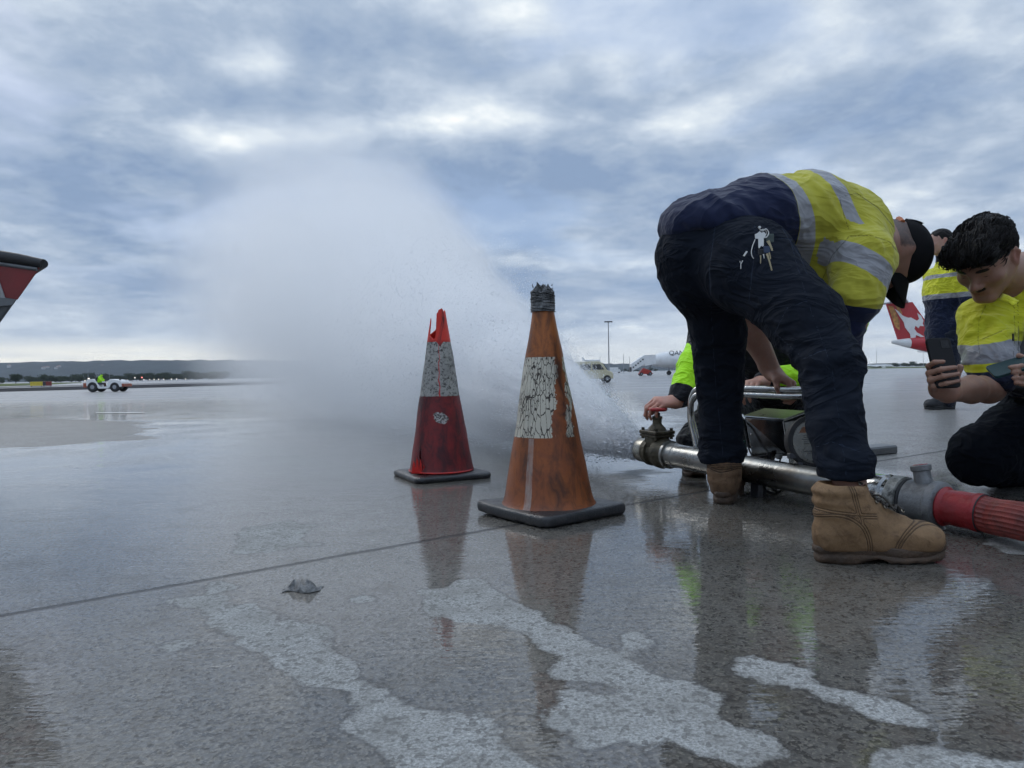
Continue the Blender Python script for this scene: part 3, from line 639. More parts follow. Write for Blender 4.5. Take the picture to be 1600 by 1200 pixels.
def van():
    q = GF_(934, 66); r = empty('van', q, 'cream van parked behind the water spray', 'van'); m_cr = mat('cream_paint', (.62, .56, .38), .4, var=.1)
    prof = [(-2.3,.35),(-2.3,1.75),(-2.1,1.9),(.9,1.9),(1.25,1.75),(1.65,1.1),(2.1,.95),(2.2,.7),(2.2,.35)]
    MB().prism([q+[x-.9, -.85, z] for x, z in prof], (0, 1.7, 0)).build('body', m_cr, r, bevel=.06)
    for x0, x1 in ((-1.9, -.9), (-.75, .2)): MB().box(q+[(x0+x1)/2-.9, -.857, 1.4], ((x1-x0)/2, .02, .24)).build('window', m_glassd, r, bevel=.02)
    MB().prism([q+[x-.9, -.872, z] for x, z in [(.35,1.16),(.35,1.64),(1.05,1.64),(1.4,1.16)]], (0, .03, 0)).build('window', m_glassd, r)
    MB().prism([q+[1.30-.9, -.7, 1.72], q+[1.66-.9, -.75, 1.13], q+[1.66-.9, .75, 1.13], q+[1.30-.9, .7, 1.72]], (.03, 0, .02)).build('windscreen', m_glassd, r)
    for x in (-2.35, .75):
        for y in (-.75, .75): wheel(q+[x, y, .34], (0, 1, 0), .34, .22, r)
    MB().box(q+[1.32, -.6, .72], (.03, .16, .1)).build('headlight', m_white, r); MB().box(q+[1.32, .6, .72], (.03, .16, .1)).build('headlight', m_white, r)
van()
def boxtruck():
    q = GF_(961, 420); r = empty('box_truck', q, 'small white box truck right of the cream van', 'truck')
    MB().box(q+[-.6, 0, 2.1], (2.4, 1.2, 1.2)).build('cargo_box', m_white, r, bevel=.05); MB().prism([q+[x, -1.05, z] for x, z in [(1.9,.6),(1.9,2.2),(2.6,2.2),(3.2,1.4),(3.3,.6)]], (0, 2.1, 0)).build('cab', m_white, r, bevel=.05)
    for x in (-1.9, 2.4):
        for y in (-1, 1): wheel(q+[x, y, .42], (0, 1, 0), .42, .28, r, 14)
boxtruck()
# ---- aircraft
m_ared = mat('tail_red', (.46, .028, .035), .35, var=.08, bump=.0); m_agold = mat('tail_gold', (.55, .26, .07), .4, var=.5, vs_=3, bump=0)
m_camo = mat('military_grey', (.16, .18, .20), .6, var=.15)
def airliner(q, ang, S, label, tail_mat, name='airliner', body=m_white, text=None, ttail=False, drop=0, gear=True):
    """generic jet, 38 m at S=1; nose towards local +x"""
    q = np.array(q, float); ca, sa = math.cos(ang), math.sin(ang); Rm = np.array([[ca, -sa, 0], [sa, ca, 0], [0, 0, 1]]); W = lambda x, y, z: q+Rm@(np.array([x, y, z])*S)
    r = empty(name, q, label, 'aircraft')
    prof = [(0,.05),(.5,.7),(1.5,1.25),(3,1.65),(5,1.86),(7,1.9),(24,1.9),(28,1.75),(32,1.3),(36,.65),(38,.25)]
    V = []; F = []; nn = 28; cz = 3.5
    for (t, rr) in prof:
        zc = cz-(.55 if t == 0 else .3 if t < 1 else .12 if t < 2 else 0)+(0 if t < 24 else (t-24)*.095)
        for j in range(nn): a = 2*math.pi*j/nn; V.append(W(19-t, rr*math.cos(a), zc+rr*math.sin(a)))
    for i in range(len(prof)-1):
        for j in range(nn): F.append((i*nn+j, (i+1)*nn+j, (i+1)*nn+(j+1) % nn, i*nn+(j+1) % nn))
    F.append(tuple(range(nn))); F.append(tuple(range((len(prof)-1)*nn, len(prof)*nn))[::-1])
    mk('fuselage', V, F, body, r, True)
    for sg in (-1, 1):
        MB().prism([W(3.5, sg*1.7, 2.5), W(-3.6, sg*1.7, 2.5), W(-6.2, sg*16.5, 3.5), W(-4.6, sg*16.5, 3.5)], Rm@np.array([0, 0, .28])*S).build('wing', m_greyp if body is m_camo else m_white, r)
        if not ttail:
            e = MB().lathe(W(6.2, sg*5.4, 1.75), Rm@np.array([-1., 0, 0]), [(0, .8*S), (.1*S, 1.0*S), (1.6*S, 1.08*S), (3.3*S, .75*S), (4.*S, .4*S)], 18).build('engine', body, r, True)
            MB().lathe(W(6.26, sg*5.4, 1.75), Rm@np.array([-1., 0, 0]), [(0, .1*S), (.02*S, .76*S)], 18).build('intake', m_dark, e)
        zt = 10.45 if ttail else 4.6; xt = -16.6 if ttail else -14.2
        MB().prism([W(xt, sg*.2, zt), W(xt-3, sg*.2, zt), W(xt-4.6, sg*5.8, zt+.2), W(xt-3.4, sg*5.8, zt+.2)], Rm@np.array([0, 0, .18])*S).build('tailplane', m_greyp if ttail else body, r)
    fin = [W(-12.0, -.15, 5.1), W(-16.5, -.15, 10.6), W(-18.9, -.15, 10.6), W(-17.6, -.15, 4.9)] if not ttail else [W(-12.4, -.15, 5.3), W(-16.0, -.15, 10.6), W(-19.8, -.15, 10.4), W(-18.0, -.15, 4.7)]
    fo = MB().prism(fin, Rm@np.array([0, .3, 0])*S).build('fin', tail_mat, r)
    if gear:
        for (x, y) in ((14, 0), (-1.5, -2.6), (-1.5, 2.6)):
            MB().tube([W(x, y, 2.2), W(x, y, .5)], .12*S, 8).build('gear_leg', m_greyp, r)
            for sg in (-1, 1): MB().lathe(W(x, y+sg*.25, .5), Rm@np.array([0, 1., 0]), [(-.15*S, .3*S), (-.15*S, .5*S), (.15*S, .5*S), (.15*S, .3*S)], 14).build('gear_wheel', m_rub, r)
    wn = MB()
    for k in range(40):
        x = 13.2-k*.72
        for sg in (-1,): wn.box(W(x, sg*1.88, cz+.42), (.14*S, .03*S, .19*S), Rm)
    st = wn.build('window', m_glassd, r); st['kind'] = 'stuff'
    ck = MB().prism([W(17.6, -1.02, 4.02), W(16.6, -1.42, 4.15), W(16.5, -1.2, 4.62), W(17.4, -.85, 4.42)], Rm@np.array([0, -.06, 0])*S); ck.build('cockpit_window', m_glassd, r)
    return r, W, Rm
def text_part(txt, name, size, M4, mt, parent, ext=.01, shear=0.):
    cu = bpy.data.curves.new(name, 'FONT'); cu.body = txt; cu.size = size; cu.extrude = ext; cu.shear = shear
    o = bpy.data.objects.new('t', cu); COL.objects.link(o); bpy.context.view_layer.update()
    me = bpy.data.meshes.new_from_object(o.evaluated_get(bpy.context.evaluated_depsgraph_get())); bpy.data.objects.remove(o)
    V = np.array([list(M4 @ v.co) for v in me.vertices]); F = [tuple(p.vertices) for p in me.polygons]
    return mk(name, V, F, mt, parent)
# jet with boarding stairs
aq = GF_(1010, 168); r1, W1, Rm1 = airliner([aq[0]+19.6, 170, aq[2]], R(180), 1.0, 'white airliner with dark fuselage lettering and boarding stairs at its nose', m_ared)
M4 = Matrix.Translation(Vector(W1(10.6, 1.62, 4.32))) @ Matrix(((1, 0, 0), (0, -math.sin(.45), -math.cos(.45)), (0, math.cos(.45), -math.sin(.45)))).to_4x4()
m_ink = mat('ink_black', (.02, .02, .025), .5, var=.1, bump=0)
T0 = W1(14.3, 1.50, 4.62); M4 = Matrix.Translation(Vector(T0)+Vector((0, -.12, 0))) @ Matrix.Rotation(R(62), 4, 'X')
text_part('QANTAS', 'lettering', 1.55, M4, m_ink, r1, .03, .15)
def stairs():
    D = 162; q = GF_(988, D); r = empty('boarding_stairs', q, 'white enclosed boarding stairs leading up to the airliner door', 'boarding stairs')
    a = P(986, 578, D); b_ = P(1006, 562, D); c = P(1023, 558.5, D)
    MB().prism([[a[0], D-1.2, a[2]-.3], [b_[0], D-1.2, b_[2]-1.0], [b_[0], D-1.2, b_[2]+1.0], [a[0]-.1, D-1.2, a[2]+1.3]], (0, 2.4, 0)).build('canopy', m_white, r)
    MB().prism([[b_[0], D-1.2, b_[2]-1.4], [c[0], D-1.2, c[2]-1.4], [c[0], D-1.2, c[2]+.6], [b_[0], D-1.2, b_[2]+1.]], (0, 2.4, 0)).build('platform', m_white, r)
    for k in range(5):
        t = (k+.6)/5.4; p = a+(b_-a)*t; MB().box([p[0], D-1.23, p[2]+.35], (.16, .03, .16)).build('window', m_dark, r)
    z0 = q[2]; MB().prism([[a[0]+1.6, D-1., z0+.35], [c[0]-.6, D-1., z0+.35], [c[0]-1.1, D-1., z0+1.1], [b_[0]-.3, D-1., z0+1.7], [a[0]+2.1, D-1., z0+1.1]], (0, 2, 0)).build('chassis', m_red, r, bevel=.05)
    MB().tube([[b_[0]+.8, D, z0+1], [c[0]-.6, D, c[2]-1.4]], .12, 6).build('lift_strut', m_greyp, r)
    for x in (a[0]+2.1, c[0]-1.2):
        for y in (D-1, D+1): wheel([x, y, z0+.38], (0, 1, 0), .38, .25, r, 12)
    MB().box([a[0]-.2, D, a[2]+.1], (.12, 1.1, .5)).build('step', m_dark, r)
stairs()
# T-tailed jet at right
tq = GF_(1405, 92); r2, W2, Rm2 = airliner([tq[0]+15.3, 92, tq[2]], 0.0, .85, 'red tailed jet behind the standing man, white animal emblem on its fin', m_ared, ttail=True)
def finpt(u, v_, off=.0):
    """point on the camera side of the swept fin, u along the chord from leading edge, v up"""
    A_, B_, C_, D_ = W2(-18.0, -.19, 4.7), W2(-12.4, -.19, 5.3), W2(-16.0, -.19, 10.6), W2(-19.8, -.19, 10.4)
    lo_ = A_+(B_-A_)*u; hi_ = D_+(C_-D_)*u; return lo_+(hi_-lo_)*v_-np.array([0, off, 0])
kang = [(.30,.0),(.36,.18),(.30,.36),(.33,.50),(.28,.66),(.22,.86),(.30,.80),(.40,.66),(.52,.60),(.62,.60),(.74,.50),(.84,.54),(.90,.70),(.96,.62),(.93,.48),(.86,.42),(.84,.34),(.74,.36),(.66,.30),(.62,.38),(.54,.30),(.56,.20),(.70,.06),(.62,.05),(.50,.14),(.44,.05),(.42,.0)]
MB().prism([finpt(u, v_, .03) for u, v_ in kang], (0, .04, 0)).build('emblem', m_white, r2, label='white leaping animal emblem on the red fin')
for pl, mt_ in (([(.02,.40),(.12,.30),(.22,.55),(.20,.92),(.03,.95)], m_agold), ([(.30,.80),(.40,.70),(.42,.96),(.30,.97)], m_agold)):
    MB().prism([finpt(u, v_, .02) for u, v_ in pl], (0, .03, 0)).build('tail_artwork', mt_, r2)
m_tred = m_ared
# wrap of red on the tail cone
V = []; F = []
for i, t in enumerate(np.linspace(25.5, 35.5, 9)):
    rr = np.interp(t, [24, 28, 32, 36], [1.9, 1.75, 1.3, .65])+.03; zc = 3.5+(t-24)*.095
    for j in range(15): a = math.pi*(.55+.85*j/14); V.append(W2(19-t, rr*math.sin(a*1.0)*-1 if False else -rr*math.cos(a-math.pi), zc+rr*math.sin(a-math.pi)*-1 if False else zc+rr*math.sin(a)))
for i in range(8):
    for j in range(14): F.append((i*15+j, (i+1)*15+j, (i+1)*15+j+1, i*15+j+1))
mk('tail_stripe', V, F, m_ared, r2, True)
# far small aircraft
airliner([GF_(1372, 640)[0], 640, GF_(1372, 640)[2]-1.2], R(0), .72, 'small distant white jet with red tail on the right horizon', m_ared, gear=False)
airliner([GF_(181, 900)[0], 900, GF_(181, 900)[2]-.5], R(0), .92, 'dark grey military transport aircraft far behind the tug', m_camo, body=m_camo, ttail=True)
lq = P(924, 564, 520); airliner([lq[0], 520, lq[2]-3.2*.35], R(8), .36, 'tiny white aircraft coming in low just right of the spray', m_white, gear=False)
# ================================================================ CONES
def cone_mat(name, kind):
    m = bpy.data.materials.new(name); m.use_nodes = True; n = NT(m.node_tree); tcd = n('ShaderNodeTexCoord').outputs['Object']
    A = lambda k: n('ShaderNodeAttribute', attribute_name=k).outputs['Fac']
    h = A('h'); th = A('th')                      # height (m), angle (rad, 0 = towards the road user in front)
    ns = n.noise(tcd, 9, 8, .65, .4); ns2 = n.noise(n.scale(tcd, 1, 1, .35), 22, 8, .7, .6); nf = n.noise(tcd, 120, 4, .7)
    if kind == 'orange':
        c = n.mix(n.mr(ns, .35, .68), (.20, .055, .020), (.33, .095, .022)); up = n.mr(h, .36, .55); c = n.mix(n.m('MULTIPLY', up, .5), c, (.40, .125, .018))
        c = n.mix(n.m('MULTIPLY', n.mr(ns2, .47, .66), .8), c, (.045, .018, .012)); c = n.mix(n.m('MULTIPLY', n.mr(n.noise(tcd, 5, 8, .75, .8), .54, .66), .65), c, (.07, .03, .018))
        b0, b1 = .214, .458
        band = n.m('MULTIPLY', n.m('GREATER_THAN', h, b0), n.m('LESS_THAN', n.m('ADD', h, n.m('MULTIPLY', nf, .002)), b1))
        # the sheeting has flaked off in a ragged strip on the right
        edge = n.m('ADD', th, n.m('ADD', n.m('MULTIPLY', n.m('SUBTRACT', n.noise(n.scale(tcd, 1, 1, .8), 26, 6, .7), .5), 1.1), n.m('MULTIPLY', n.m('SUBTRACT', h, .33), -1.0)))
        g0 = n.mr(h, .22, .41, .14, .46)
        gone = n.m('MULTIPLY', n.m('GREATER_THAN', edge, g0), n.m('LESS_THAN', edge, n.m('ADD', g0, .52)))
        low = n.m('MULTIPLY', n.m('GREATER_THAN', edge, n.m('ADD', g0, .85)), n.m('LESS_THAN', h, n.m('ADD', .32, n.m('MULTIPLY', n.m('SUBTRACT', ns, .5), .12))))
        keep = n.m('MULTIPLY', band, n.m('SUBTRACT', 1.0, n.m('MAXIMUM', gone, low)))
        uv = n('ShaderNodeCombineXYZ', {0: n.m('MULTIPLY', th, .17), 1: n.m('MULTIPLY', h, .62), 2: 0.0}).outputs[0]
        uvd = n.v('ADD', uv, n.v('SCALE', n('ShaderNodeTexNoise', {'Vector': tcd, 'Scale': 30.0, 'Detail': 3.0}).outputs[1], None) if False else uv)
        def crk(sc_, wd, r_):
            cm = n('ShaderNodeCombineXYZ', {0: n.m('ADD', n.m('MULTIPLY', th, .17), n.m('MULTIPLY', n.noise(tcd, 35, 4, .6), .018)), 1: n.m('ADD', n.m('MULTIPLY', h, .5), n.m('MULTIPLY', n.noise(tcd, 28, 4, .6), .02)), 2: 0.0}).outputs[0]
            v_ = n('ShaderNodeTexVoronoi', {'Vector': cm, 'Scale': sc_, 'Randomness': r_}, feature='DISTANCE_TO_EDGE', distance='CHEBYCHEV' if False else 'EUCLIDEAN').outputs[0]
            return n.m('LESS_THAN', v_, wd)
        cr = n.m('MAXIMUM', crk(38.0, .035, .75), n.m('MULTIPLY', crk(75.0, .05, .8), n.m('GREATER_THAN', ns, .5)))
        wh = n.mix(n.mr(ns, .3, .7), (.46, .42, .34), (.64, .60, .49)); wh = n.mix(n.m('MULTIPLY', n.mr(ns2, .5, .65), .5), wh, (.30, .27, .22))
        wh = n.mix(cr, wh, (.05, .038, .03)); c = n.mix(keep, c, wh)
        smear = n.m('MULTIPLY', n.m('MULTIPLY', n.mr(n.m('ABSOLUTE', n.m('SUBTRACT', th, .62)), .02, .30, 1, 0), n.mr(n.m('ABSOLUTE', n.m('SUBTRACT', h, .32)), .06, .28, 1, 0)), n.mr(ns2, .38, .55)); c = n.mix(n.m('MULTIPLY', smear, .85), c, (.03, .014, .01))
        stripe = n.m('MULTIPLY', n.m('LESS_THAN', n.m('ABSOLUTE', n.m('SUBTRACT', th, n.m('ADD', -.52, n.m('MULTIPLY', n.m('SUBTRACT', ns, .5), .05)))), .085), n.m('LESS_THAN', h, .212))
        c = n.mix(n.m('MULTIPLY', stripe, n.mr(n.noise(n.scale(tcd, 1, 1, .3), 60, 5, .7), .3, .6, .15, .6)), c, (.40, .36, .33))
        rg = .42
    else:
        c = n.mix(n.mr(ns, .35, .68), (.15, .012, .014), (.25, .020, .020)); c = n.mix(n.m('MULTIPLY', n.mr(ns2, .43, .62), .85), c, (.040, .008, .012)); c = n.mix(n.m('MULTIPLY', n.mr(n.noise(tcd, 6, 8, .75, .8), .48, .62), .6), c, (.03, .01, .014))
        c = n.mix(n.mr(h, .53, .56), c, n.mix(n.mr(ns2, .52, .64), (.62, .035, .02), (.12, .02, .02)))
        jag = n.m('MULTIPLY', n.m('SUBTRACT', nf, .5), .006)
        v_b = n.m('SUBTRACT', .548, n.m('MULTIPLY', n.mr(n.m('ABSOLUTE', n.m('SUBTRACT', th, .18)), .0, .28, 1, 0), .022))
        band = n.m('MULTIPLY', n.m('GREATER_THAN', n.m('ADD', h, jag), .318), n.m('LESS_THAN', n.m('ADD', h, jag), v_b))
        gr = n.mix(n.mr(ns, .35, .65), (.22, .215, .20), (.38, .37, .34)); sp = n.noise(tcd, 75, 6, .75)
        gr = n.mix(n.mr(sp, .50, .58, 0, .9), gr, (.035, .032, .03)); sc2 = n.noise(n.scale(tcd, .6, .6, 2.2, rot=(.6, .3, .5)), 60, 5, .8); gr = n.mix(n.mr(sc2, .62, .68, 0, .8), gr, (.02, .018, .018))
        c = n.mix(band, c, gr)
        slit = n.m('MULTIPLY', n.m('LESS_THAN', n.m('ABSOLUTE', n.m('SUBTRACT', th, n.m('ADD', .08, n.m('MULTIPLY', n.m('SUBTRACT', n.noise(tcd, 25, 3, .6), .5), .22)))), n.mr(h, .3, .55, .028, .015)), n.m('MULTIPLY', n.m('GREATER_THAN', h, .315), n.m('LESS_THAN', h, .55)))
        c = n.mix(slit, c, (.50, .02, .02)); rg = .5
        pt = n.m('SUBTRACT', 1.0, n.m('MULTIPLY', n.m('POWER', n.m('DIVIDE', n.m('SUBTRACT', th, .13), .34), 2.0), 1.0))
        pt = n.m('SUBTRACT', pt, n.m('POWER', n.m('DIVIDE', n.m('SUBTRACT', n.m('ADD', h, n.m('MULTIPLY', th, .03)), .232), .026), 2.0)); pt = n.m('GREATER_THAN', n.m('ADD', pt, n.m('MULTIPLY', n.m('SUBTRACT', n.noise(tcd, 45, 5, .7), .5), 2.6)), .15)
        c = n.mix(pt, c, n.mix(n.mr(n.noise(tcd, 130, 3, .7), .45, .55), (.05, .045, .04), (.42, .40, .38)))
    bn = n('ShaderNodeBump', {'Strength': .35, 'Distance': .006, 'Height': n.m('ADD', ns2, n.m('MULTIPLY', nf, .3))})
    b = n('ShaderNodeBsdfPrincipled', {'Base Color': c, 'Roughness': n.mr(ns, .3, .7, rg-.08, rg+.15), 'Normal': bn.outputs[0], 'Specular IOR Level': .4})
    n('ShaderNodeOutputMaterial', {0: b.outputs[0]}); return m
def cone_shell(parent, c, r0, r1, z0, z1, topf, mt, name='cone_body', lean=(0, 0), flare=.012, seed=0, thick=.004, cut=None, n_=160, rows=90):
    V = []; F = []; H = []; TH = []
    for side in (0, 1):
        for i in range(rows+1):
            for j in range(n_):
                a = 2*math.pi*j/n_; zt = topf((a+math.pi) % (2*math.pi)-math.pi); t = i/rows; z = z0+(zt-z0)*t; u = (z-z0)/(z1-z0)
                r = r0+(r1-r0)*u+flare*math.exp(-(z-z0)/.012)-side*thick
                V.append((math.sin(a)*r, -math.cos(a)*r, z)); H.append(z-z0+.0); TH.append((a+math.pi) % (2*math.pi)-math.pi)
    V = np.array(V); nn = fbm(V*7+seed, 3, seed)-.5; rad = V[:, :2]/np.linalg.norm(V[:, :2], axis=1)[:, None]; V[:, :2] += rad*nn[:, None]*.010
    V[:, 0] += lean[0]*(V[:, 2]-z0); V[:, 1] += lean[1]*(V[:, 2]-z0); V = V+np.array(c)
    L = (rows+1)*n_
    for i in range(rows):
        for j in range(n_):
            q = (i*n_+j, i*n_+(j+1) % n_, (i+1)*n_+(j+1) % n_, (i+1)*n_+j)
            if cut and cut((2*math.pi*(j+.5)/n_+math.pi) % (2*math.pi)-math.pi, H[q[0]]): continue
            F.append(q); F.append(tuple(L+k for k in q[::-1]))
    for j in range(n_): a, b = rows*n_+j, rows*n_+(j+1) % n_; F.append((a, b, L+b, L+a))
    return mk(name, V, F, mt, parent, True, attrs={'h': H, 'th': TH})
def base_plate(parent, c, half, ang, th, mt, tilt=0, rr=.03, lift=None, seed=1, name='rubber_base'):
    pts = []; N_ = 14
    for k, (sx_, sy_) in enumerate([(1, 1), (-1, 1), (-1, -1), (1, -1)]):
        for j in range(N_+1):
            a = math.pi/2*(k+j/N_); pts.append((sx_*(half-rr)+rr*math.cos(a), sy_*(half-rr)+rr*math.sin(a)))
        e0 = pts[-1]; nx_ = [(-1, 1), (-1, -1), (1, -1), (1, 1)][k]; a1 = math.pi/2*(k+1); e1 = (nx_[0]*(half-rr)+rr*math.cos(a1), nx_[1]*(half-rr)+rr*math.sin(a1))
        for j in range(1, 12): pts.append((e0[0]+(e1[0]-e0[0])*j/12, e0[1]+(e1[1]-e0[1])*j/12))
    V = []; F = []; ca, sa = math.cos(ang), math.sin(ang); m = len(pts)
    prof = [(.93, .0), (.985, .004), (1.0, .012), (1.0, th-.010), (.985, th-.003), (.95, th), (.6, th+.001), (.3, th+.002)]
    for s_, z in prof:
        for x, y in pts:
            X, Y = x*s_, y*s_; zz = z
            if lift: zz += lift(X, Y)
            V.append((c[0]+ca*X-sa*Y, c[1]+sa*X+ca*Y, c[2]+zz))
    for i in range(len(prof)-1):
        for j in range(m): F.append((i*m+j, i*m+(j+1) % m, (i+1)*m+(j+1) % m, (i+1)*m+j))
    F.append(tuple(range(m))[::-1]); F.append(tuple(range((len(prof)-1)*m, len(prof)*m)))
    V = np.array(V); nn = fbm(V*18, 3, seed)-.5; V[:, 2] = np.maximum(V[:, 2]+nn*.004, .0005)
    return mk(name, V, F, mt, parent, True)
m_base = mat('cone_rubber', (.020, .021, .024), .38, var=.35, vs_=12, bump=.3, bs=160, dirt=(.10, .09, .08), dirt_amt=.35, ds=14, rvar=.4)
# --- orange cone
oc = np.array([P(854, 600, 2.29)[0], 2.29, 0.0])
ro = empty('traffic_cone', oc, 'weathered orange cone with cracked white band and grey tape round its tip', 'traffic cone')
cone_shell(ro, oc+[0, 0, .030], .1385, .034, 0, .61, lambda a: .612+.004*math.sin(3*a), cone_mat('cone_orange', 'orange'), lean=(-.012, 0), seed=3)
base_plate(ro, oc+[.006, 0, 0], .172, R(39), .034, m_base, lift=lambda x, y: .018*max(0, (-x+y)/.34-.35)**1.5 if True else 0, seed=4)
# ragged tape round the tip
m_tape = mat('cloth_tape', (.09, .092, .095), .6, var=.6, vs_=60, bump=.6, bs=120, dirt=(.28, .28, .28), dirt_amt=.6, ds=70)
V = []; F = []; n_ = 64; rows = 44; g = np.random.default_rng(5); jag = np.interp(np.arange(n_), np.arange(0, n_+1, 2), np.append(g.random(n_//2), 0)); 
for i in range(rows+1):
    t = i/rows
    for j in range(n_):
        a = 2*math.pi*j/n_; z = .628+t*(.072+.016*jag[j]*(t > .6)*(t-.6)*2.5); r = .0385-.003*t+.0022*math.sin(z*700+3*math.sin(a)+2*math.sin(2.3*a+z*90))*(.5+.5*math.sin(z*260+a))+.0045*(g.random()-.5)*(t > .45)
        if t > .8: r *= 1-(t-.8)*2.6
        V.append(oc+[math.sin(a)*r-.0075, -math.cos(a)*r, z])
for i in range(rows):
    for j in range(n_): F.append((i*n_+j, i*n_+(j+1) % n_, (i+1)*n_+(j+1) % n_, (i+1)*n_+j))
F.append(tuple(range(rows*n_, (rows+1)*n_))); tw = mk('tape_wrap', V, F, m_tape, ro)
fl_ = MB()
for k in range(34):
    a = g.random()*6.28; z = .655+g.random()*.055; r = .030; p = oc+[math.sin(a)*r-.0075, -math.cos(a)*r, z]; o_ = np.array([math.sin(a)*.55, -math.cos(a)*.55, .7+g.random()]); o_ /= np.linalg.norm(o_); t_ = np.array([math.cos(a), math.sin(a), 0])
    L_ = .006+.009*g.random(); fl_.prism([p-t_*.006, p+t_*.006, p+o_*L_+t_*.003*g.normal(), p+o_*L_*.8-t_*.004], o_*.0+np.array([0, 0, .0012]))
fl_.build('torn_flap', m_tape, tw)
# --- red cone
rc = np.array([P(687, 600, 3.17)[0], 3.17, 0.0])
rr_ = empty('traffic_cone', rc, 'dirty red cone with grey band, its tip torn open', 'traffic cone')
def torn(a):
    k = [(-3.15,.66),(-2.6,.63),(-2.1,.615),(-1.6,.61),(-1.36,.635),(-1.22,.682),(-1.10,.660),(-.98,.615),(-.7,.600),(-.35,.590),(-.2,.597),(-.14,.700),(.05,.705),(.12,.715),(.7,.722),(.95,.705),(1.3,.715),(1.6,.70),(2.2,.712),(2.6,.705),(3.15,.66)]
    return float(np.interp(a, [x for x, _ in k], [y for _, y in k]))-.03
cr_ = cone_shell(rr_, rc+[0, 0, .030], .135, .030, 0, .69, torn, cone_mat('cone_red', 'red'), seed=8, rows=120, n_=200, flare=.004,
           cut=lambda a, h: (abs(a+.62+h*.9) < .055-.35*max(0, h) and h < .10 and h > .012) or (h > .56 and abs(a+.17) < .02))
base_plate(rr_, rc, .170, R(26), .026, m_base, lift=lambda x, y: -.002, seed=9, rr=.035)
m_redin = mat('bright_red_plastic', (.55, .02, .015), .4, var=.3, vs_=30)
fz = MB(); bc = rc+[-.135*math.sin(.60), -.135*math.cos(.60), .03]
for k, (dx, hh, ww) in enumerate([(-.022, .052, .012), (-.008, .068, .010), (.006, .060, .009), (.02, .035, .008)]):
    p = bc+[dx-.004, -.004, 0]; fz.prism([p+[-ww, 0, 0], p+[ww*.8, 0, 0], p+[ww*.35, -.006, hh*.8], p+[-ww*.1, -.004, hh]], (0, .004, 0))
fz.build('torn_flap', m_redin, rr_, label='bright red split corner at its foot')
MB().torus(rc+[0, 0, .031], (0, 0, 1), .137, .004, 60, 6).build('foot_rim', m_redin, rr_, True)
# ================================================================ crumpled tape scrap on the wet slab
sp_ = G(473, 922); g = np.random.default_rng(2); V = []; F = []; nu, nv = 26, 12
for i in range(nu+1):
    for j in range(nv+1):
        u, v_ = i/nu, j/nv; x = (u-.5)*.076; y = (v_-.5)*.034+.008*math.sin(u*7); z = .0015+(.016*math.sin(u*3.14)**.6*math.sin(v_*3.14)**.7+.0045*math.sin(v_*30+u*9)+.0045*math.sin(u*14+v_*9))*min(1, 6*u*(1-u))*min(1, 6*v_*(1-v_)+.05)+.0008*math.sin(u*9+v_*5)
        if u < .25: z += .010*(1-u/.25)*v_*v_; y += .004*math.sin(v_*9)
        V.append(sp_+[x, y, z])
for i in range(nu):
    for j in range(nv):
        if (i > 20 and j > 8 and i < 24) or (i < 3 and j > 9): continue
        a = i*(nv+1)+j; F.append((a, a+nv+1, a+nv+2, a+1))
scr = mk('tape_scrap', V, F, mat('scrap_tape', (.24, .24, .235), .45, var=.5, vs_=70, bump=.6, bs=200, dirt=(.03, .03, .03), dirt_amt=.8, ds=90), None, True); tag(scr, 'crumpled grey scrap of tape lying in shallow water left of the cones', 'litter')
so = scr.modifiers.new('s', 'SOLIDIFY'); so.thickness = .0012
# ================================================================ sloped end of ground equipment at the left edge
gt = np.array([P(20, 420, 2.5)[0], 2.5, 0]); 
def E(px, py, D=2.5): return P(px, py, D)
ge = empty('equipment_cart', E(-120, 700)*[1, 1, 0], 'sloping red, grey and white end of ground equipment cut by the left frame edge', 'equipment cart')
m_dg = mat('cart_grey', (.055, .062, .070), .45, var=.3, vs_=8, dirt=(.12, .11, .1), dirt_amt=.4, ds=10); m_dr = mat('cart_red', (.20, .012, .014), .4, var=.25, vs_=6); m_lg = mat('cart_light_grey', (.36, .36, .36), .5, var=.2)
dy = np.array([-.80, .9, 0])
MB().prism([E(64, 416), E(-2, 508), E(-90, 640), E(-420, 640), E(-420, 360)], dy).build('body', m_dg, ge, bevel=.01)
MB().prism([E(63, 417)+[0, -.004, 0], E(27, 468)+[0, -.004, 0], E(-70, 450)+[0, -.004, 0], E(-70, 402)+[0, -.004, 0]], (0, .006, 0)).build('red_panel', m_dr, ge)
MB().prism([E(1, 440)+[0, -.008, 0], E(11, 468)+[0, -.008, 0], E(-32, 460)+[0, -.008, 0]], (0, .006, 0)).build('white_stripe', m_lg, ge)
MB().prism([E(-8, 464)+[0, -.0085, 0], E(27, 468)+[0, -.0085, 0], E(21, 477)+[0, -.0085, 0], E(-10, 480)+[0, -.0085, 0]], (0, .006, 0)).build('grey_stripe', mat('cart_mid_grey', (.14, .15, .16), .5), ge)
MB().tube([E(67, 412), E(30, 405), E(-10, 399), E(-420, 350)], [.016, .019, .021, .021], 14).tube([E(67, 412)+dy, E(-10, 399)+dy, E(-420, 350)+dy], [.016, .021, .021], 14).tube([E(67, 412), E(67, 412)+dy], .016, 12).build('rubber_edge', m_rub, ge, True)
MB().tube([E(60, 421)+[0, -.006, 0], E(-80, 401)+[0, -.006, 0]], .0065, 8).build('seam_strip', mat('seam_grey', (.12, .13, .14), .4), ge, True)
for x in (-.75, -1.3):
    for y in (.1, .8): wheel([E(-2, 500)[0]-.1+x-.8*y, 2.5+y, .17], (0, 1, 0), .17, .09, ge)
MB().box([E(-2, 500)[0]-1.7, 2.95, .24], (.5, .3, .06)).build('axle_frame', m_dark, ge)
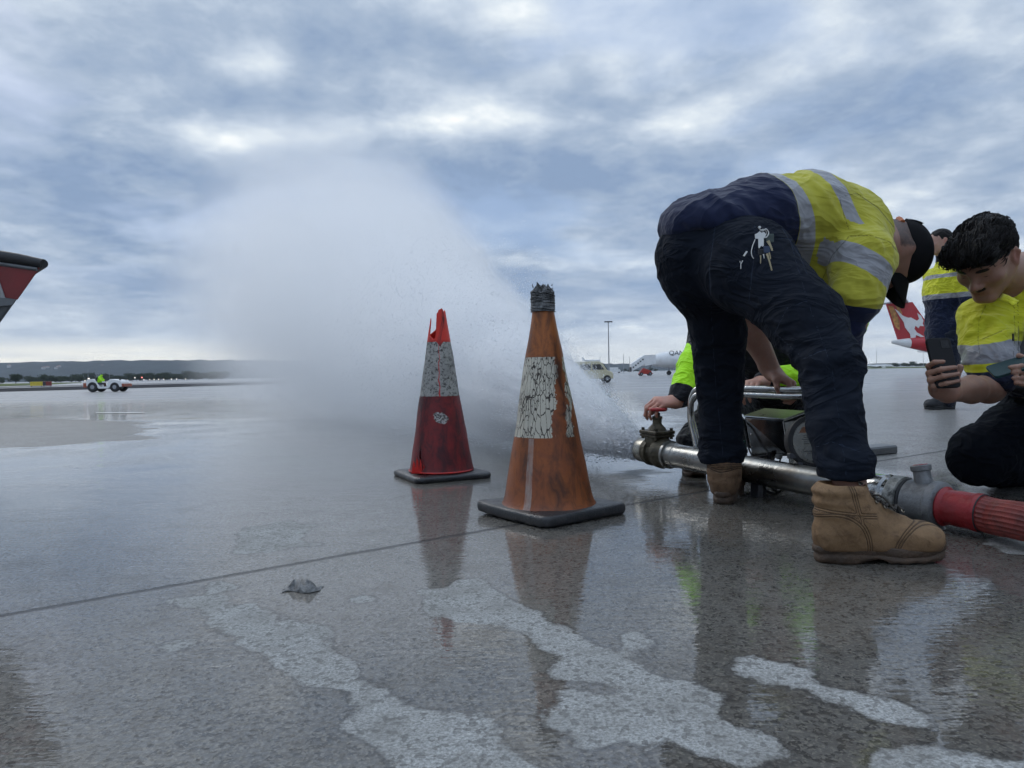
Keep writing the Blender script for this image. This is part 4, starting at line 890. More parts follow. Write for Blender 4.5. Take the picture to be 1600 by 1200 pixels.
# flat metal bar lying behind the near boot
fb = MB(); a = G(1278, 712, .02); b_ = G(1388, 701, .02)
fb.tube([a, b_], .03, 4); bar = MB().box((a+b_)/2+[0, 0, .0], (np.linalg.norm(b_-a)/2, .055, .022), frame(x=(b_-a), z=(0, 0, 1)), bev=.008).build('metal_bar', mat('bar_metal', (.10, .105, .11), .4, .6), None); tag(bar, 'flat dark grey metal bar lying on the concrete behind the near boot', 'metal bar')
# ================================================================ THE FLOW TEST RIG
def steel(name, col=(.30, .30, .285), rough=.28, var=.35):
    return mat(name, col, rough, .95, var=var, vs_=7, bump=.12, bs=60, dirt=(.16, .13, .10), dirt_amt=.55, ds=9, rvar=.5)
m_ss = steel('stainless_pipe'); m_ss2 = steel('polished_tube', (.40, .40, .39), .16, .2); m_brz = mat('valve_bronze', (.085, .072, .048), .5, .55, var=.5, vs_=18, bump=.5, bs=70, dirt=(.03, .03, .025), dirt_amt=.8, ds=22)
m_alu = mat('cast_alloy', (.22, .225, .23), .5, .6, var=.3, vs_=14, bump=.3, bs=120, dirt=(.05, .05, .05), dirt_amt=.6, ds=25)
pA, pB = P(1003, 702, 3.07), P(1498, 795, 1.93); pd = (pB-pA); PL = np.linalg.norm(pd); pd = pd/PL; up = np.array([0, 0, 1.]); side = np.cross(pd, up); side /= np.linalg.norm(side); pup = np.cross(side, pd)
def PP(t, u=0, s=0): return pA+pd*t+pup*u+side*s     # t metres from the outlet, u up, s towards the camera side (if positive)
if side[1] > 0: side = -side
rig = empty('flow_test_rig', PP(PL/2)*[1, 1, 0], 'stainless steel pipe rig with gate valve, carrying frame and meter box', 'pipe rig')
pr = .046
MB().lathe(PP(.17), pd, [(0, pr+.010), (.012, pr+.010), (.014, pr+.002), (.05, pr+.002), (.052, pr), (PL-.22, pr), (PL-.215, pr)], 48).build('pipe', m_ss, rig, True)
# gate valve
vl = MB().lathe(PP(0), pd, [(0, .038), (0, .047), (.004, .050), (.050, .050), (.055, .045), (.060, .045), (.062, .058), (.078, .058), (.080, .048), (.112, .048), (.115, .060), (.140, .062), (.150, .056), (.172, .054)], 32).build('gate_valve', m_brz, rig, True)
MB().lathe(PP(-.003), pd, [(0, .041), (0, .0485), (.004, .051), (.046, .051), (.049, .046)], 40, False).build('outlet_collar', steel('outlet_steel', (.34, .33, .29), .35), vl, True)
MB().lathe(PP(-.001), pd, [(.0, .041), (.03, .039)], 32).build('outlet_bore', m_dark, vl, True)
vb = MB(); FR = np.stack([pd, side, pup], 1); FR = FR if np.linalg.det(FR) > 0 else np.stack([pd, -side, pup], 1)
vb.box(PP(.095, .03), (.034, .042, .048), FR, bev=.008); vb.box(PP(.095, .083), (.052, .052, .007), FR, bev=.003); vb.box(PP(.095, .069), (.050, .050, .005), FR, bev=.002)
for a_ in (-1, 1):
    for b_ in (-1, 1): vb.lathe(PP(.095+a_*.040, .055, b_*.040), pup, [(0, .007), (.045, .007)], 6)
vb.lathe(PP(.095, .088), pup, [(0, .038), (.012, .034), (.026, .020), (.030, .0185), (.046, .0185), (.048, .021), (.058, .021), (.060, .012), (.072, .012)], 20)
vb.build('bonnet', m_brz, vl, True)
hwc = PP(.095, .175)
MB().tube([PP(.095, .14), PP(.095, .182)], .0065, 10).build('stem', m_brz, vl, True)
hw = MB().torus(hwc, pup, .033, .0075, 28, 10)
for k in range(4):
    a = k*math.pi/2+.4; e = pd*math.cos(a)+side*math.sin(a); hw.tube([hwc+e*.006, hwc+e*.030], .0055, 8)
hw.lathe(hwc-pup*.007, pup, [(0, .011), (.014, .011)], 12); hw.build('handwheel', mat('wheel_red', (.36, .016, .018), .4, var=.3, vs_=30, bump=.2), vl, True)
# tee and couplings at the hose end
cl = MB().lathe(PP(PL-.250), pd, [(0, pr), (0, pr+.012), (.006, pr+.015), (.05, pr+.015), (.056, pr+.008), (.075, pr+.008)], 40); cl.build('clamp_sleeve', m_ss2, rig, True)
tee = MB().lathe(PP(PL-.182), pd, [(0, pr+.010), (.004, pr+.016), (.034, pr+.016), (.038, pr+.008)], 40).build('speckled_collar', mat('speckled_alloy', (.30, .30, .28), .55, .5, var=.5, vs_=60, bump=.3, dirt=(.03, .03, .03), dirt_amt=.9, ds=70), rig, True)
MB().torus(PP(PL-.140), pd, pr+.007, .006, 36, 8).build('rubber_seal', m_rub, rig, True)
bd = MB().lathe(PP(PL-.136), pd, [(0, pr+.004), (.003, pr+.011), (.068, pr+.012), (.073, pr+.018), (.092, pr+.018), (.096, pr+.013), (.098, pr-.004)], 40).build('tee_body', m_alu, rig, True)
upd = pup*.95-pd*.22; upd /= np.linalg.norm(upd)
MB().lathe(PP(PL-.092, pr-.01), upd, [(0, .026), (.035, .022), (.050, .022), (.052, .026), (.064, .0265), (.067, .024)], 24).build('side_port', m_alu, bd, True)
MB().lathe(PP(PL-.092, pr-.01)+upd*.0672, upd, [(0, .019), (.0015, .018)], 20).build('port_cap', mat('cap_red', (.28, .03, .035), .5, var=.4, vs_=60), bd, True)
lg0 = PP(PL-.060, -pr+.005); MB().lathe(lg0, (0.05, 0, -1), [(0, .020), (max(.02, lg0[2]-.001-.006), .0215), (max(.025, lg0[2]-.001), .024)], 20).build('support_foot', m_alu, bd, True)
# pipe stand feet in mid length
MB().box(PP(.62, -.065, .0), (.02, .012, .05), FR, bev=.004).build('stand_bracket', m_dark, rig)
# carrying frame: tubular loop with a double left upright
def frame_tube(off, rad, nm):
    q0, q1 = P(1094, 716, 2.86), P(1079, 640, 2.90)
    top0 = P(1086, 611, 2.88); topA = P(1110, 606, 2.83); topB = P(1300, 611, 2.40); q3 = P(1330, 625, 2.34); q4 = P(1335, 745, 2.34)
    pts = [q0, (q0+q1)/2, q1, top0, topA, topA*.7+topB*.3, topA*.35+topB*.65, topB, q3, q4]; pts = [p+off for p in pts]
    return MB().tube(spline(pts, 8), rad, 14).build(nm, m_ss2, rig, True)
frame_tube(np.zeros(3), .0125, 'frame_tube'); frame_tube(side*.028+np.array([0.018, 0, -.022]), .0105, 'frame_tube')
gp_ = [P(x, 611-1+.0*x, D) for x, D in ((1197, 2.64), (1252, 2.52))]
MB().tube([gp_[0]+[0, 0, -.001], gp_[1]+[0, 0, -.001]], .0165, 14).build('rubber_grip', m_rub, rig, True)
# black tray behind the box
tr = [P(1150, 640, 2.78), P(1270, 640, 2.5)]
# meter box: stainless front and olive lid
D0 = 2.60; bw = P(1225, 657, D0)-P(1162, 651, D0+.08); 
ftl, ftr, fbr, fbl = P(1163, 652, 2.66), P(1224, 657, 2.56), P(1232, 713, 2.545), P(1175, 713, 2.65)
bk = np.cross(ftr-ftl, fbl-ftl); bk /= np.linalg.norm(bk); bk = bk if bk[1] > 0 else -bk; bk = bk*.13+np.array([.02, 0, .012])
bx_ = MB().prism([fbl, fbr, ftr, ftl], bk).build('meter_box', mat('box_steel', (.20, .20, .20), .16, .95, var=.5, vs_=9, bump=.05, dirt=(.03, .03, .03), dirt_amt=.7, ds=7), rig, bevel=.003)
MB().prism([ftl+[-.003, -.002, .003], ftr+[.003, -.002, .003], ftr+bk+[.004, 0, .003], ftl+bk+[-.004, 0, .003]], (0, 0, .004)).build('lid', mat('lid_olive', (.17, .20, .10), .3, .3, var=.2), bx_)
MB().tube([ftl+[0, -.003, .004], ftr+[0, -.003, .004], ftr+bk+[0, 0, .004]], .0022, 6).build('lid_edge', m_ss2, bx_)
for (fx, fy) in ((.10, .42), (.93, .45)):
    c_ = ftl+(ftr-ftl)*fx+(fbl-ftl)*fy; MB().lathe(c_+[0, -.004, 0], (0, 1, 0), [(0, .003), (.004, .005)], 10).build('screw', m_ss2, bx_)
# support plates down to the pipe
MB().prism([P(1226, 660, 2.56), P(1256, 655, 2.50), P(1262, 735, 2.46), P(1235, 744, 2.52)], (.004, .003, 0)).build('side_plate', m_ss, rig)
MB().prism([P(1172, 712, 2.68), P(1212, 712, 2.60), P(1208, 728, 2.61), P(1177, 734, 2.68)], (0, .004, 0)).build('front_bracket', m_ss, rig)
MB().prism([P(1143, 640, 2.72), P(1147, 639, 2.72), P(1168, 652, 2.67), P(1164, 655, 2.67)], (0, .02, 0)).build('stay_rod', m_ss2, rig)
# round gauge with dial
gc = P(1266, 690, 2.44); gn = np.array([.10, -1, .10]); gn /= np.linalg.norm(gn)
gg_ = MB().lathe(gc+gn*-.05, gn, [(0, .05), (.01, .072), (.05, .078), (.056, .086), (.068, .086), (.072, .080), (.073, .072), (.062, .070)], 48).build('pressure_gauge', m_rub, rig, True)
MB().lathe(gc+gn*.010, gn, [(0, .0705), (.012, .0705), (.0125, .062), (.004, .0615)], 48).build('bezel', steel('bezel_steel', (.16, .16, .15), .3), gg_, True)
MB().lathe(gc+gn*.0125, gn, [(0, .061), (.0012, .061)], 48).build('dial', mat('dial_face', (.62, .62, .60), .5, var=.15, bump=0), gg_)
GR = frame(y=gn*-1, z=(0, 0, 1)); mk_ = MB()
for r_ in range(5): mk_.box(gc+gn*.0142+GR@np.array([-.006+.003*(r_ % 2), 0, .020-r_*.0062]), (.030-.003*abs(r_-2), .0003, .0009), GR)
mk_.box(gc+gn*.0142+GR@np.array([-.002, 0, -.032]), (.028, .0003, .0011), GR); mk_.box(gc+gn*.0142+GR@np.array([.0, 0, -.038]), (.02, .0003, .0009), GR); mk_.lathe(gc+gn*.0142+GR@np.array([.006, 0, -.010]), gn, [(0, .0035), (.0004, .0035)], 12)
mk_.build('dial_print', m_ink, gg_); MB().prism([gc+gn*.0141+GR@np.array([a_, 0, b_]) for a_, b_ in ((-.044, .030), (.044, .030), (.032, .048), (0, .054), (-.032, .048))], gn*.0004).build('warning_label', mat('label_rust', (.26, .11, .05), .6), gg_)
MB().box(gc+GR@np.array([-.072, .0, -.045])+gn*.01, (.012, .012, .009), GR, bev=.003).box(gc+GR@np.array([-.048, .0, -.074])+gn*.01, (.009, .012, .009), GR, bev=.003).build('latch', m_dark, gg_)
# ribbed conduit and cables
cd = MB(); ptc = spline([P(1149, 648, 2.74), P(1156, 662, 2.72), P(1159, 680, 2.70), P(1160, 712, 2.68)], 22); cd.tube(ptc, [.007+.0022*(i % 2) for i in range(len(ptc))], 12); cd.build('ribbed_conduit', m_rub, rig)
MB().lathe(P(1161, 688, 2.69), (0.02, 0, -1), [(0, .011), (.018, .011), (.020, .013), (.032, .013)], 16).build('cable_gland', mat('gland_green', (.015, .09, .065), .4), rig, True)
MB().lathe(P(1161, 702, 2.69), (0.02, 0, -1), [(0, .017), (.012, .017), (.014, .014), (.03, .014)], 16).build('cable_nut', m_rub, rig, True)
MB().tube(spline([P(1153, 650, 2.70), P(1162, 668, 2.64), P(1172, 706, 2.60), P(1190, 727, 2.56), P(1208, 731, 2.54), P(1217, 724, 2.54), P(1220, 714, 2.56)], 10), .0032, 8).build('cable', m_rub, rig, True)
MB().tube(spline([P(1160, 714, 2.66), P(1178, 714, 2.60), P(1196, 712, 2.58), P(1202, 709, 2.58)], 8), .0026, 8).build('cable', m_rub, rig, True)
MB().tube(spline([P(1172, 720, 2.64), P(1186, 716, 2.60), P(1200, 711, 2.58)], 8), .0026, 8).build('cable', m_rub, rig, True)
MB().lathe(P(1202, 706, 2.58), (.02, 0, -1), [(0, .008), (.036, .008)], 12).build('sensor_plug', m_rub, rig, True); MB().lathe(P(1217, 710, 2.56), (0, 0, -1), [(0, .012), (.012, .012), (.016, .007)], 12).build('cable_nut', m_alu, rig, True)
# bracket and coil of wire hanging under the pipe to the slab
MB().prism([P(1176, 742, 2.58), P(1198, 742, 2.56), P(1198, 774, 2.56), P(1184, 773, 2.57), P(1178, 765, 2.58)], (0, .02, 0)).build('lower_bracket', m_dark, rig, bevel=.003)
cw = MB()
for k, (cx_, ty) in enumerate([(1207, .9), (1211, .3), (1209, 1.5), (1214, .55)]):
    ax_ = np.array([math.cos(ty), math.sin(ty)*.9, .25*(k % 2)]); rr2 = .034; c_ = P(cx_, 760, 2.55); c_[2] = rr2+.004+.002*k; cw.torus(c_, ax_, rr2, .0030, 30, 8)
cw.build('wire_coil', m_rub, rig, True)
# ================================================================ red hose
h0 = PP(PL-.045); hz_ = lambda p, z: np.array([p[0], p[1], z])
ro_h = empty('fire_hose', h0*[1, 1, 0], 'ribbed red delivery hose running off the right edge', 'hose')
hp = [h0, PP(PL+.03), PP(PL+.10, -.003), hz_(P(1600, 810, 1.74), .066), hz_(P(1720, 825, 1.60), .056), hz_(P(1960, 850, 1.38), .052), hz_(P(2500, 880, 1.2), .052)]
hsp = spline(hp, 10)
def ribbed(pts, rad, n_=72, ribs=24, amp=.0016):
    b = MB(); b.tube(pts, rad, n_); V = np.array(b.V); m = len(pts)
    for i in range(m):
        c = pts[i]
        for j in range(n_): V[i*n_+j] = c+(V[i*n_+j]-c)*(1+amp/rad*math.cos(2*math.pi*j*ribs/n_))
    b.V = list(V); return b
hsp2 = spline([PP(PL+.052)]+hp[2:], 12)
ribbed(hsp2, .0445).build('hose_body', mat('hose_red', (.26, .045, .035), .55, var=.45, vs_=16, bump=.2, bs=150, dirt=(.06, .02, .02), dirt_amt=.6, ds=14), ro_h, True)
MB().lathe(PP(PL-.040), pd, [(0, .040), (0, .050), (.006, .053), (.016, .0455), (.05, .0475), (.075, .0475), (.088, .050), (.098, .050), (.104, .046)], 48).build('cuff', mat('cuff_red', (.28, .014, .018), .38, var=.3, vs_=20, bump=.3, bs=60), ro_h, True)
MB().torus(PP(PL+.062), pd, .0475, .002, 40, 6).tube([PP(PL+.062, -.047), PP(PL+.064, -.085, .01)], .002, 6).build('tie_wire', m_rub, ro_h, True)
# ================================================================ PEOPLE
def skin_mat(name, col, dark=(.03, .02, .016)):
    m = bpy.data.materials.new(name); m.use_nodes = True; n = NT(m.node_tree); tcd = n('ShaderNodeTexCoord').outputs['Object']
    nz = n.noise(tcd, 18, 6, .6); c = n.mix(n.mr(nz, .3, .7), tuple(x*.8 for x in col), tuple(x*1.1 for x in col)); c = n.mix(n.m('MULTIPLY', n.mr(n.noise(tcd, 60, 5, .6), .5, .7), .35), c, (col[0]*.95, col[1]*.6, col[2]*.55))
    at = n('ShaderNodeAttribute', attribute_name='red').outputs['Fac']; c = n.mix(n.m('MULTIPLY', at, .55), c, (col[0]*.9, col[1]*.42, col[2]*.40))
    ah = n('ShaderNodeAttribute', attribute_name='hairy').outputs['Fac']; hn = n.noise(tcd, 420, 3, .7)
    c = n.mix(n.mr(n.m('ADD', ah, n.m('MULTIPLY', n.m('SUBTRACT', hn, .5), .9)), .45, .62), c, dark)
    bn = n('ShaderNodeBump', {'Strength': .25, 'Distance': .002, 'Height': n.noise(tcd, 260, 5, .6)})
    b = n('ShaderNodeBsdfPrincipled', {'Base Color': c, 'Roughness': .5, 'Specular IOR Level': .4, 'Subsurface Weight': .12, 'Subsurface Scale': .01, 'Subsurface Radius': (1., .35, .2), 'Normal': bn.outputs[0]})
    n('ShaderNodeOutputMaterial', {0: b.outputs[0]}); return m
def head_prims(c, Fh, s=1.0, fine=True, mouth=0):
    """Fh columns: his right, face direction, up"""
    L = lambda x, y, z: c+Fh@(np.array([x, y, z])*s); e = lambda p, r, k=.02, sub=False: ell(L(*p), np.array(r)*s, Fh, k*s, sub); cp_ = lambda p, q, r0, r1=None, k=.012, sub=False: cap(L(*p), L(*q), r0*s, (r0 if r1 is None else r1)*s, k*s, sub)
    out = [e((0, -.012, .030), (.077, .097, .087)), e((0, .025, .0), (.066, .066, .085), .03), e((0, .030, -.045), (.056, .055, .066), .03)]
    for q in (-1, 1): out += [cp_((q*.056, -.005, -.035), (q*.018, .068, -.090), .020, .017, .022), e((q*.044, .058, -.022), (.022, .022, .020), .02)]
    out += [cp_((-.013, .076, -.093), (.013, .076, -.093), .0165, .0165, .018)]
    if fine:
        for q in (-1, 1): out += [e((q*.033, .094, .004), (.017, .013, .011), .012, True)]
        out += [cp_((-.040, .074, .020), (-.010, .086, .018), .0085, .010, .012), cp_((.040, .074, .020), (.010, .086, .018), .0085, .010, .012)]
        for q in (-1, 1): out += [e((q*.032, .0755, .003), (.0145, .0125, .0115), .003), cp_((q*.020, .0855, -.001), (q*.043, .078, -.0015), .0028, .0022, .003)]
    out += [cp_((0, .086, .010), (0, .108, -.026), .0075, .0105, .010), e((0, .108, -.031), (.013, .013, .010), .006)]
    for q in (-1, 1): out += [e((q*.013, .098, -.034), (.0085, .011, .0085), .005)]
    if fine:
        for q in (-1, 1): out += [e((q*.007, .104, -.0415), (.0035, .005, .003), .002, True)]
        out += [cp_((-.020, .080, -.060), (.020, .080, -.060), .010, .010, .012), cp_((-.021, .082, -.0565), (0, .0925, -.0545), .0045, .0058, .004), cp_((.021, .082, -.0565), (0, .0925, -.0545), .0045, .0058, .004), cp_((-.018, .0825, -.067), (.018, .0825, -.067), .0050, .0050, .004), cp_((0, .088, -.0675), (0, .0885, -.0675), .0062, .0062, .006), cp_((-.023, .090, -.0618), (.023, .090, -.0618), .0016, .0016, .002, True)]
    for q in (-1, 1):
        out += [e((q*.079, -.012, -.004), (.007, .018, .031), .006), cp_((q*.083, -.020, .020), (q*.088, -.026, .004), .0055, .0055, .005), cp_((q*.083, -.006, .024), (q*.083, -.022, .022), .005, .0055, .004), cp_((q*.088, -.026, .004), (q*.080, -.008, -.028), .0055, .0065, .005), e((q*.089, -.008, -.002), (.006, .008, .014), .004, True)]
    return out
def head_attr(V, c, Fh, s=1.0, stache=True, stubble=.25, brows=True):
    q = ((V-c)@Fh)/s; g = lambda p, r: np.exp(-(((q-np.array(p))/np.array(r))**2).sum(1))
    red = g((0, .095, -.061), (.026, .02, .010))*.9+g((.085, -.01, 0), (.012, .02, .03))*.9+g((-.085, -.01, 0), (.012, .02, .03))*.9+g((0, .108, -.03), (.016, .016, .014))*.5+(g((.045, .07, -.02), (.02, .02, .02))+g((-.045, .07, -.02), (.02, .02, .02)))*.35
    ha = np.zeros(len(V))
    if brows:
        for k in (-1, 1): ha = np.maximum(ha, g((k*.030, .086, .021-.0), (.021, .02, .0062))*1.4)
    for k in (-1, 1): ha = np.maximum(ha, g((k*.033, .086, -.0035), (.012, .012, .0022))*.9)
    if stache: ha = np.maximum(ha, g((0, .094, -.0475), (.025, .02, .0085))*1.3)
    ha = np.maximum(ha, stubble*((q[:, 2] < -.045) & (q[:, 1] > -.01))*np.clip((-.045-q[:, 2])/.02, 0, 1))
    return np.clip(red, 0, 1), ha
def finger(pts, r, k=.004):
    out = []
    for i in range(len(pts)-1): out.append(cap(pts[i], pts[i+1], r*(1-.10*i), r*(1-.10*(i+1)), k))
    return out
def hand_prims(wr, F_, curls, s=1.0, right=True, spread=.0, thumb=None):
    """F_: columns across (towards the thumb), along (wrist to fingers), back of the hand"""
    L = lambda x, y, z: wr+F_@(np.array([x, y, z])*s); out = [cap(wr-F_[:, 1]*.03*s, L(0, .015, 0), .027*s, .028*s, .02, fl=(F_[:, 2], .78)),
        cap(L(.022, .03, 0), L(.028, .078, .002), .0155*s, .0135*s, .014), cap(L(.006, .02, 0), L(.008, .082, .004), .0155*s, .0135*s, .014), cap(L(-.008, .02, 0), L(-.012, .078, .003), .0155*s, .0130*s, .014), cap(L(-.020, .022, 0), L(-.030, .070, .0), .0145*s, .0120*s, .014),
        cap(L(.018, .012, -.006), L(.036, .045, -.012), .017*s, .014*s, .014)]
    ln = [(.044, .026, .021), (.049, .030, .022), (.045, .028, .021), (.035, .021, .019)]; bx_ = [.030, .009, -.012, -.031]; by = [.082, .087, .082, .072]; rr = [.0092, .0095, .0090, .0080]
    for i in range(4):
        p = L(bx_[i], by[i], .001); a = 0; pts = [p]; sp = spread*(1.5-i)
        for j in range(3):
            a += curls[i][j]; d = F_@np.array([math.sin(sp)*math.cos(a), math.cos(a)*math.cos(sp), -math.sin(a)]); p = p+d*ln[i][j]*s; pts.append(p)
        out += finger(pts, rr[i]*s)
    th = thumb or [(.036, .045, -.012), (.052, .072, -.026), (.052, .098, -.036)]
    out += finger([L(*q) for q in th], .0112*s)
    return out
def bounds(prims_pts, pad):
    a = np.array(prims_pts); return a.min(0)-pad, a.max(0)+pad
# ---------------------------------------------------------------- boots
def boot_mat(name, col, dark):
    m = bpy.data.materials.new(name); m.use_nodes = True; n = NT(m.node_tree); tcd = n('ShaderNodeTexCoord').outputs['Object']
    nz = n.noise(tcd, 14, 7, .65, .3); c = n.mix(n.mr(nz, .3, .7), tuple(x*.72 for x in col), tuple(x*1.12 for x in col))
    c = n.mix(n.m('MULTIPLY', n.mr(n.noise(tcd, 38, 8, .75, .6), .50, .64), .6), c, dark); c = n.mix(n.m('MULTIPLY', n.mr(n.noise(tcd, 9, 8, .8, 1.2), .52, .62), .5), c, dark)
    w_ = n('ShaderNodeAttribute', attribute_name='wetedge').outputs['Fac']; c = n.mix(n.m('MULTIPLY', n.mr(n.m('ADD', w_, n.m('MULTIPLY', n.m('SUBTRACT', nz, .5), .8)), .1, .9), .55), c, dark)
    sm = n('ShaderNodeAttribute', attribute_name='seam').outputs['Fac']; sm = n.m('MINIMUM', n.m('ABSOLUTE', sm), n.m('ABSOLUTE', n.m('SUBTRACT', n.m('ABSOLUTE', sm), .0055))); c = n.mix(n.mr(n.m('ABSOLUTE', sm), .0006, .0016, .8, 0), c, tuple(x*.4 for x in dark))
    hgt = n.m('ADD', n.m('MULTIPLY', n.noise(tcd, 30, 6, .6, .5), .8), n.m('ADD', n.m('MULTIPLY', n.noise(tcd, 240, 3, .6), .15), n.mr(n.m('ABSOLUTE', sm), .0, .0025, -.35, 0)))
    bn = n('ShaderNodeBump', {'Strength': .65, 'Distance': .006, 'Height': hgt})
    b = n('ShaderNodeBsdfPrincipled', {'Base Color': c, 'Roughness': n.mr(nz, .3, .7, .55, .8), 'Specular IOR Level': .3, 'Normal': bn.outputs[0]})
    n('ShaderNodeOutputMaterial', {0: b.outputs[0]}); return m
bm_tan = boot_mat('boot_leather', (.25, .150, .075), (.10, .055, .028)); bm_blk = boot_mat('shoe_leather', (.03, .03, .033), (.012, .012, .012)); bm_old = boot_mat('boot_leather_dark', (.17, .10, .055), (.05, .03, .018))
m_sole = mat('boot_sole', (.075, .046, .028), .65, var=.4, vs_=14, bump=.5, bs=90, dirt=(.03, .02, .015), dirt_amt=.7, ds=16); m_solek = mat('shoe_sole', (.02, .02, .02), .6)
m_lace = mat('lace', (.045, .036, .028), .8, var=.4, vs_=80); m_eye = mat('eyelet', (.30, .26, .2), .35, .9)
def boot(parent, g0, heading, mt=bm_tan, ms=m_sole, s=1.0, laces=True, pitch=0., h=.0036, shaft=.19, name='boot', lean=(0, 0)):
    """g0: point on the ground below the ankle; heading: unit toe direction (level)"""
    hd = np.array([heading[0], heading[1], 0.]); hd /= np.linalg.norm(hd); lat = np.array([hd[1], -hd[0], 0.]); Fr = np.stack([hd, -lat, [0, 0, 1.]], 1)
    if pitch:
        cp_, sp__ = math.cos(pitch), math.sin(pitch); hd2 = hd*cp_-np.array([0, 0, 1.])*sp__; u2 = hd*sp__+np.array([0, 0, 1.])*cp_; Fr = np.stack([hd2, -lat, u2], 1)
    L = lambda x, y, z: np.asarray(g0)+Fr@(np.array([x, y, z])*s)
    fl = (-lat, .80)
    pr_ = [cap(L(-.012, 0, .10), L(-.022+lean[0], lean[1], shaft-.028), .056*s, .060*s, .03, fl=(-lat, .86)), ell(L(-.038, 0, .068), np.array([.052, .042, .052])*s, Fr, .03), cap(L(.0, 0, .105), L(.10, 0, .062), .050*s, .040*s, .035, fl=(-lat, .84)),
           ell(L(.145, .0, .052), np.array([.064, .050, .040])*s, Fr, .03), ell(L(.175, .002, .050), np.array([.040, .043, .036])*s, Fr, .02), cap(L(-.045, 0, .045), L(.16, 0, .040), .037*s, .041*s, .02)]
    for k in range(3): zc = shaft-.020-k*.026; pr_.append(ell(L(-.030+lean[0]*.8, lean[1]*.8, zc), np.array([.0605-.002*k, .0535-.001*k, .0150])*s, Fr, .012))
    pr_ += [bxs(L(-.03+lean[0], lean[1], shaft+.055), np.array([.2, .2, .055])*s, Fr, k=.006, sub=True), ell(L(-.018+lean[0], lean[1], shaft+.004), np.array([.050, .044, .03])*s, Fr, .006, True), bxs(L(.05, 0, -.02), np.array([.3, .2, .048])*s, Fr, k=.004, sub=True)]
    pr_.append(cap(L(.050, 0, .128), L(.118, 0, .092), .016*s, .014*s, .014))
    lo, hi = bounds([L(x, y, z) for x in (-.11, .23) for y in (-.08, .08) for z in (0, shaft+.03)], .01)
    V, F = mesh_sdf(pr_, h, lo, hi); V = wrinkle(V, F, .0022, 26, 3)
    q = ((V-np.asarray(g0))@Fr)/s; x, z = q[:, 0], q[:, 2]
    vamp = np.hypot((x-.165)/1.0, (z-.02)/.95)-.078; counter = np.hypot((x+.055), (z-.03)*.9)-.082; quarter = (z-.122)-(x+.05)*-.10+.0*x; sidev = (x+.006)+.25*(z-.13)
    sidev = np.where(z > .10, sidev, 1)
    quarter = np.where(x < .045, quarter, 1); seam = np.where(np.abs(vamp) < np.abs(counter), vamp, counter); seam = np.where(np.abs(seam) < np.abs(quarter), seam, quarter); seam = np.where(np.abs(seam) < np.abs(sidev), seam, sidev)
    bo = mk(name, V, F, mt, parent, True, attrs={'seam': seam, 'wetedge': np.clip((.075-z)/.06, 0, 1)})
    out = []
    for i in range(56):
        a = 2*math.pi*i/56; xx = math.cos(a); yy = math.sin(a); wdt = .050 if xx > 0 else .043; X = .060+xx*(.158 if xx > 0 else .148); Yw = wdt*np.sign(yy)*abs(yy)**.62*(1-.10*math.exp(-((X-.05)/.04)**2)*2); out.append((X*1.0, Yw))
    Vs = []; Fs = []; m_ = len(out)
    for (zz, k_) in ((.0, .955), (.004, .985), (.017, .99), (.0185, .965), (.022, .965), (.024, 1.01), (.037, 1.01), (.041, .97)):
        for (X, Yw) in out:
            arch = .011*math.exp(-((X-.035)/.03)**2)*(1 if zz < .006 else 0); toe = .010*max(0, (X-.15)/.07)**2+(.006*(math.sin(X*150) > .35) if zz < .003 else 0)
            wav = .004*math.sin((X+.1)*21)*(1 if zz > .018 else 0); Vs.append(L(.06+(X-.06)*k_, Yw*k_, zz+arch+toe+wav))
    for i in range(7):
        for j in range(m_): Fs.append((i*m_+j, i*m_+(j+1) % m_, (i+1)*m_+(j+1) % m_, (i+1)*m_+j))
    Fs.append(tuple(range(m_))[::-1]); Fs.append(tuple(range(7*m_, 8*m_))); so_ = mk('sole', Vs, Fs, ms, bo, True)
    if laces:
        lc = MB(); ey = MB()
        for k in range(6):
            t = k/5; xx = .110-.098*t+.0; zz = .108+.066*t-.018*math.sin(t*3.1); wd = .022-.004*t; zz += .012; p0, p1 = L(xx, wd, zz), L(xx, -wd, zz)
            xx2 = .110-.098*min(1, t+.2); zz2 = .120+.066*min(1, t+.2)-.018*math.sin(min(1, t+.2)*3.1)
            nn_ = Fr@np.array([.6, 0, .8])*.012
            if k < 5:
                for sg in (1, -1): lc.tube([L(xx, sg*wd, zz)+nn_*.3, (L(xx, sg*wd, zz)+L(xx2, -sg*wd, zz2))/2+nn_, L(xx2, -sg*wd, zz2)+nn_*.3], .0034*s, 6)
            for sg in (1, -1): ey.torus(L(xx, sg*wd, zz)+nn_*.2, Fr@np.array([.5, sg*.5, .6]), .0038*s, .0014*s, 10, 5)
        tt = L(.028, -.012, .158); lc.tube(spline([tt, tt+Fr@np.array([.030, -.014, .0]), tt+Fr@np.array([.058, -.018, -.032])], 5), .0024*s, 6)
        lc.build('lace', m_lace, bo, True); ey.build('eyelet', m_eye, bo, True)
    return bo
def garment(name, prims, lo, hi, h, mt, parent, wr=(.008, 14), seed=1, along=None, st=1., attr=None, smooth=2, mask=None, seams=None):
    V, F = mesh_sdf(prims, h, lo, hi, smooth=smooth); V0 = V.copy()
    V = wrinkle(V, F, wr[0], wr[1], seed, along, st, None if mask is None else mask(V)); V = wrinkle(V, F, wr[0]*.35, wr[1]*2.6, seed+5)
    at_ = attr(V0) if attr else {}
    if seams: at_['seam'] = seamlines(V, F, seams)
    return mk(name, V, F, mt, parent, True, attrs=at_)
NAVY = (.008, .014, .038); YEL = (.50, .50, .030); YELD = (.56, .56, .028); TAPE = (.30, .30, .315)
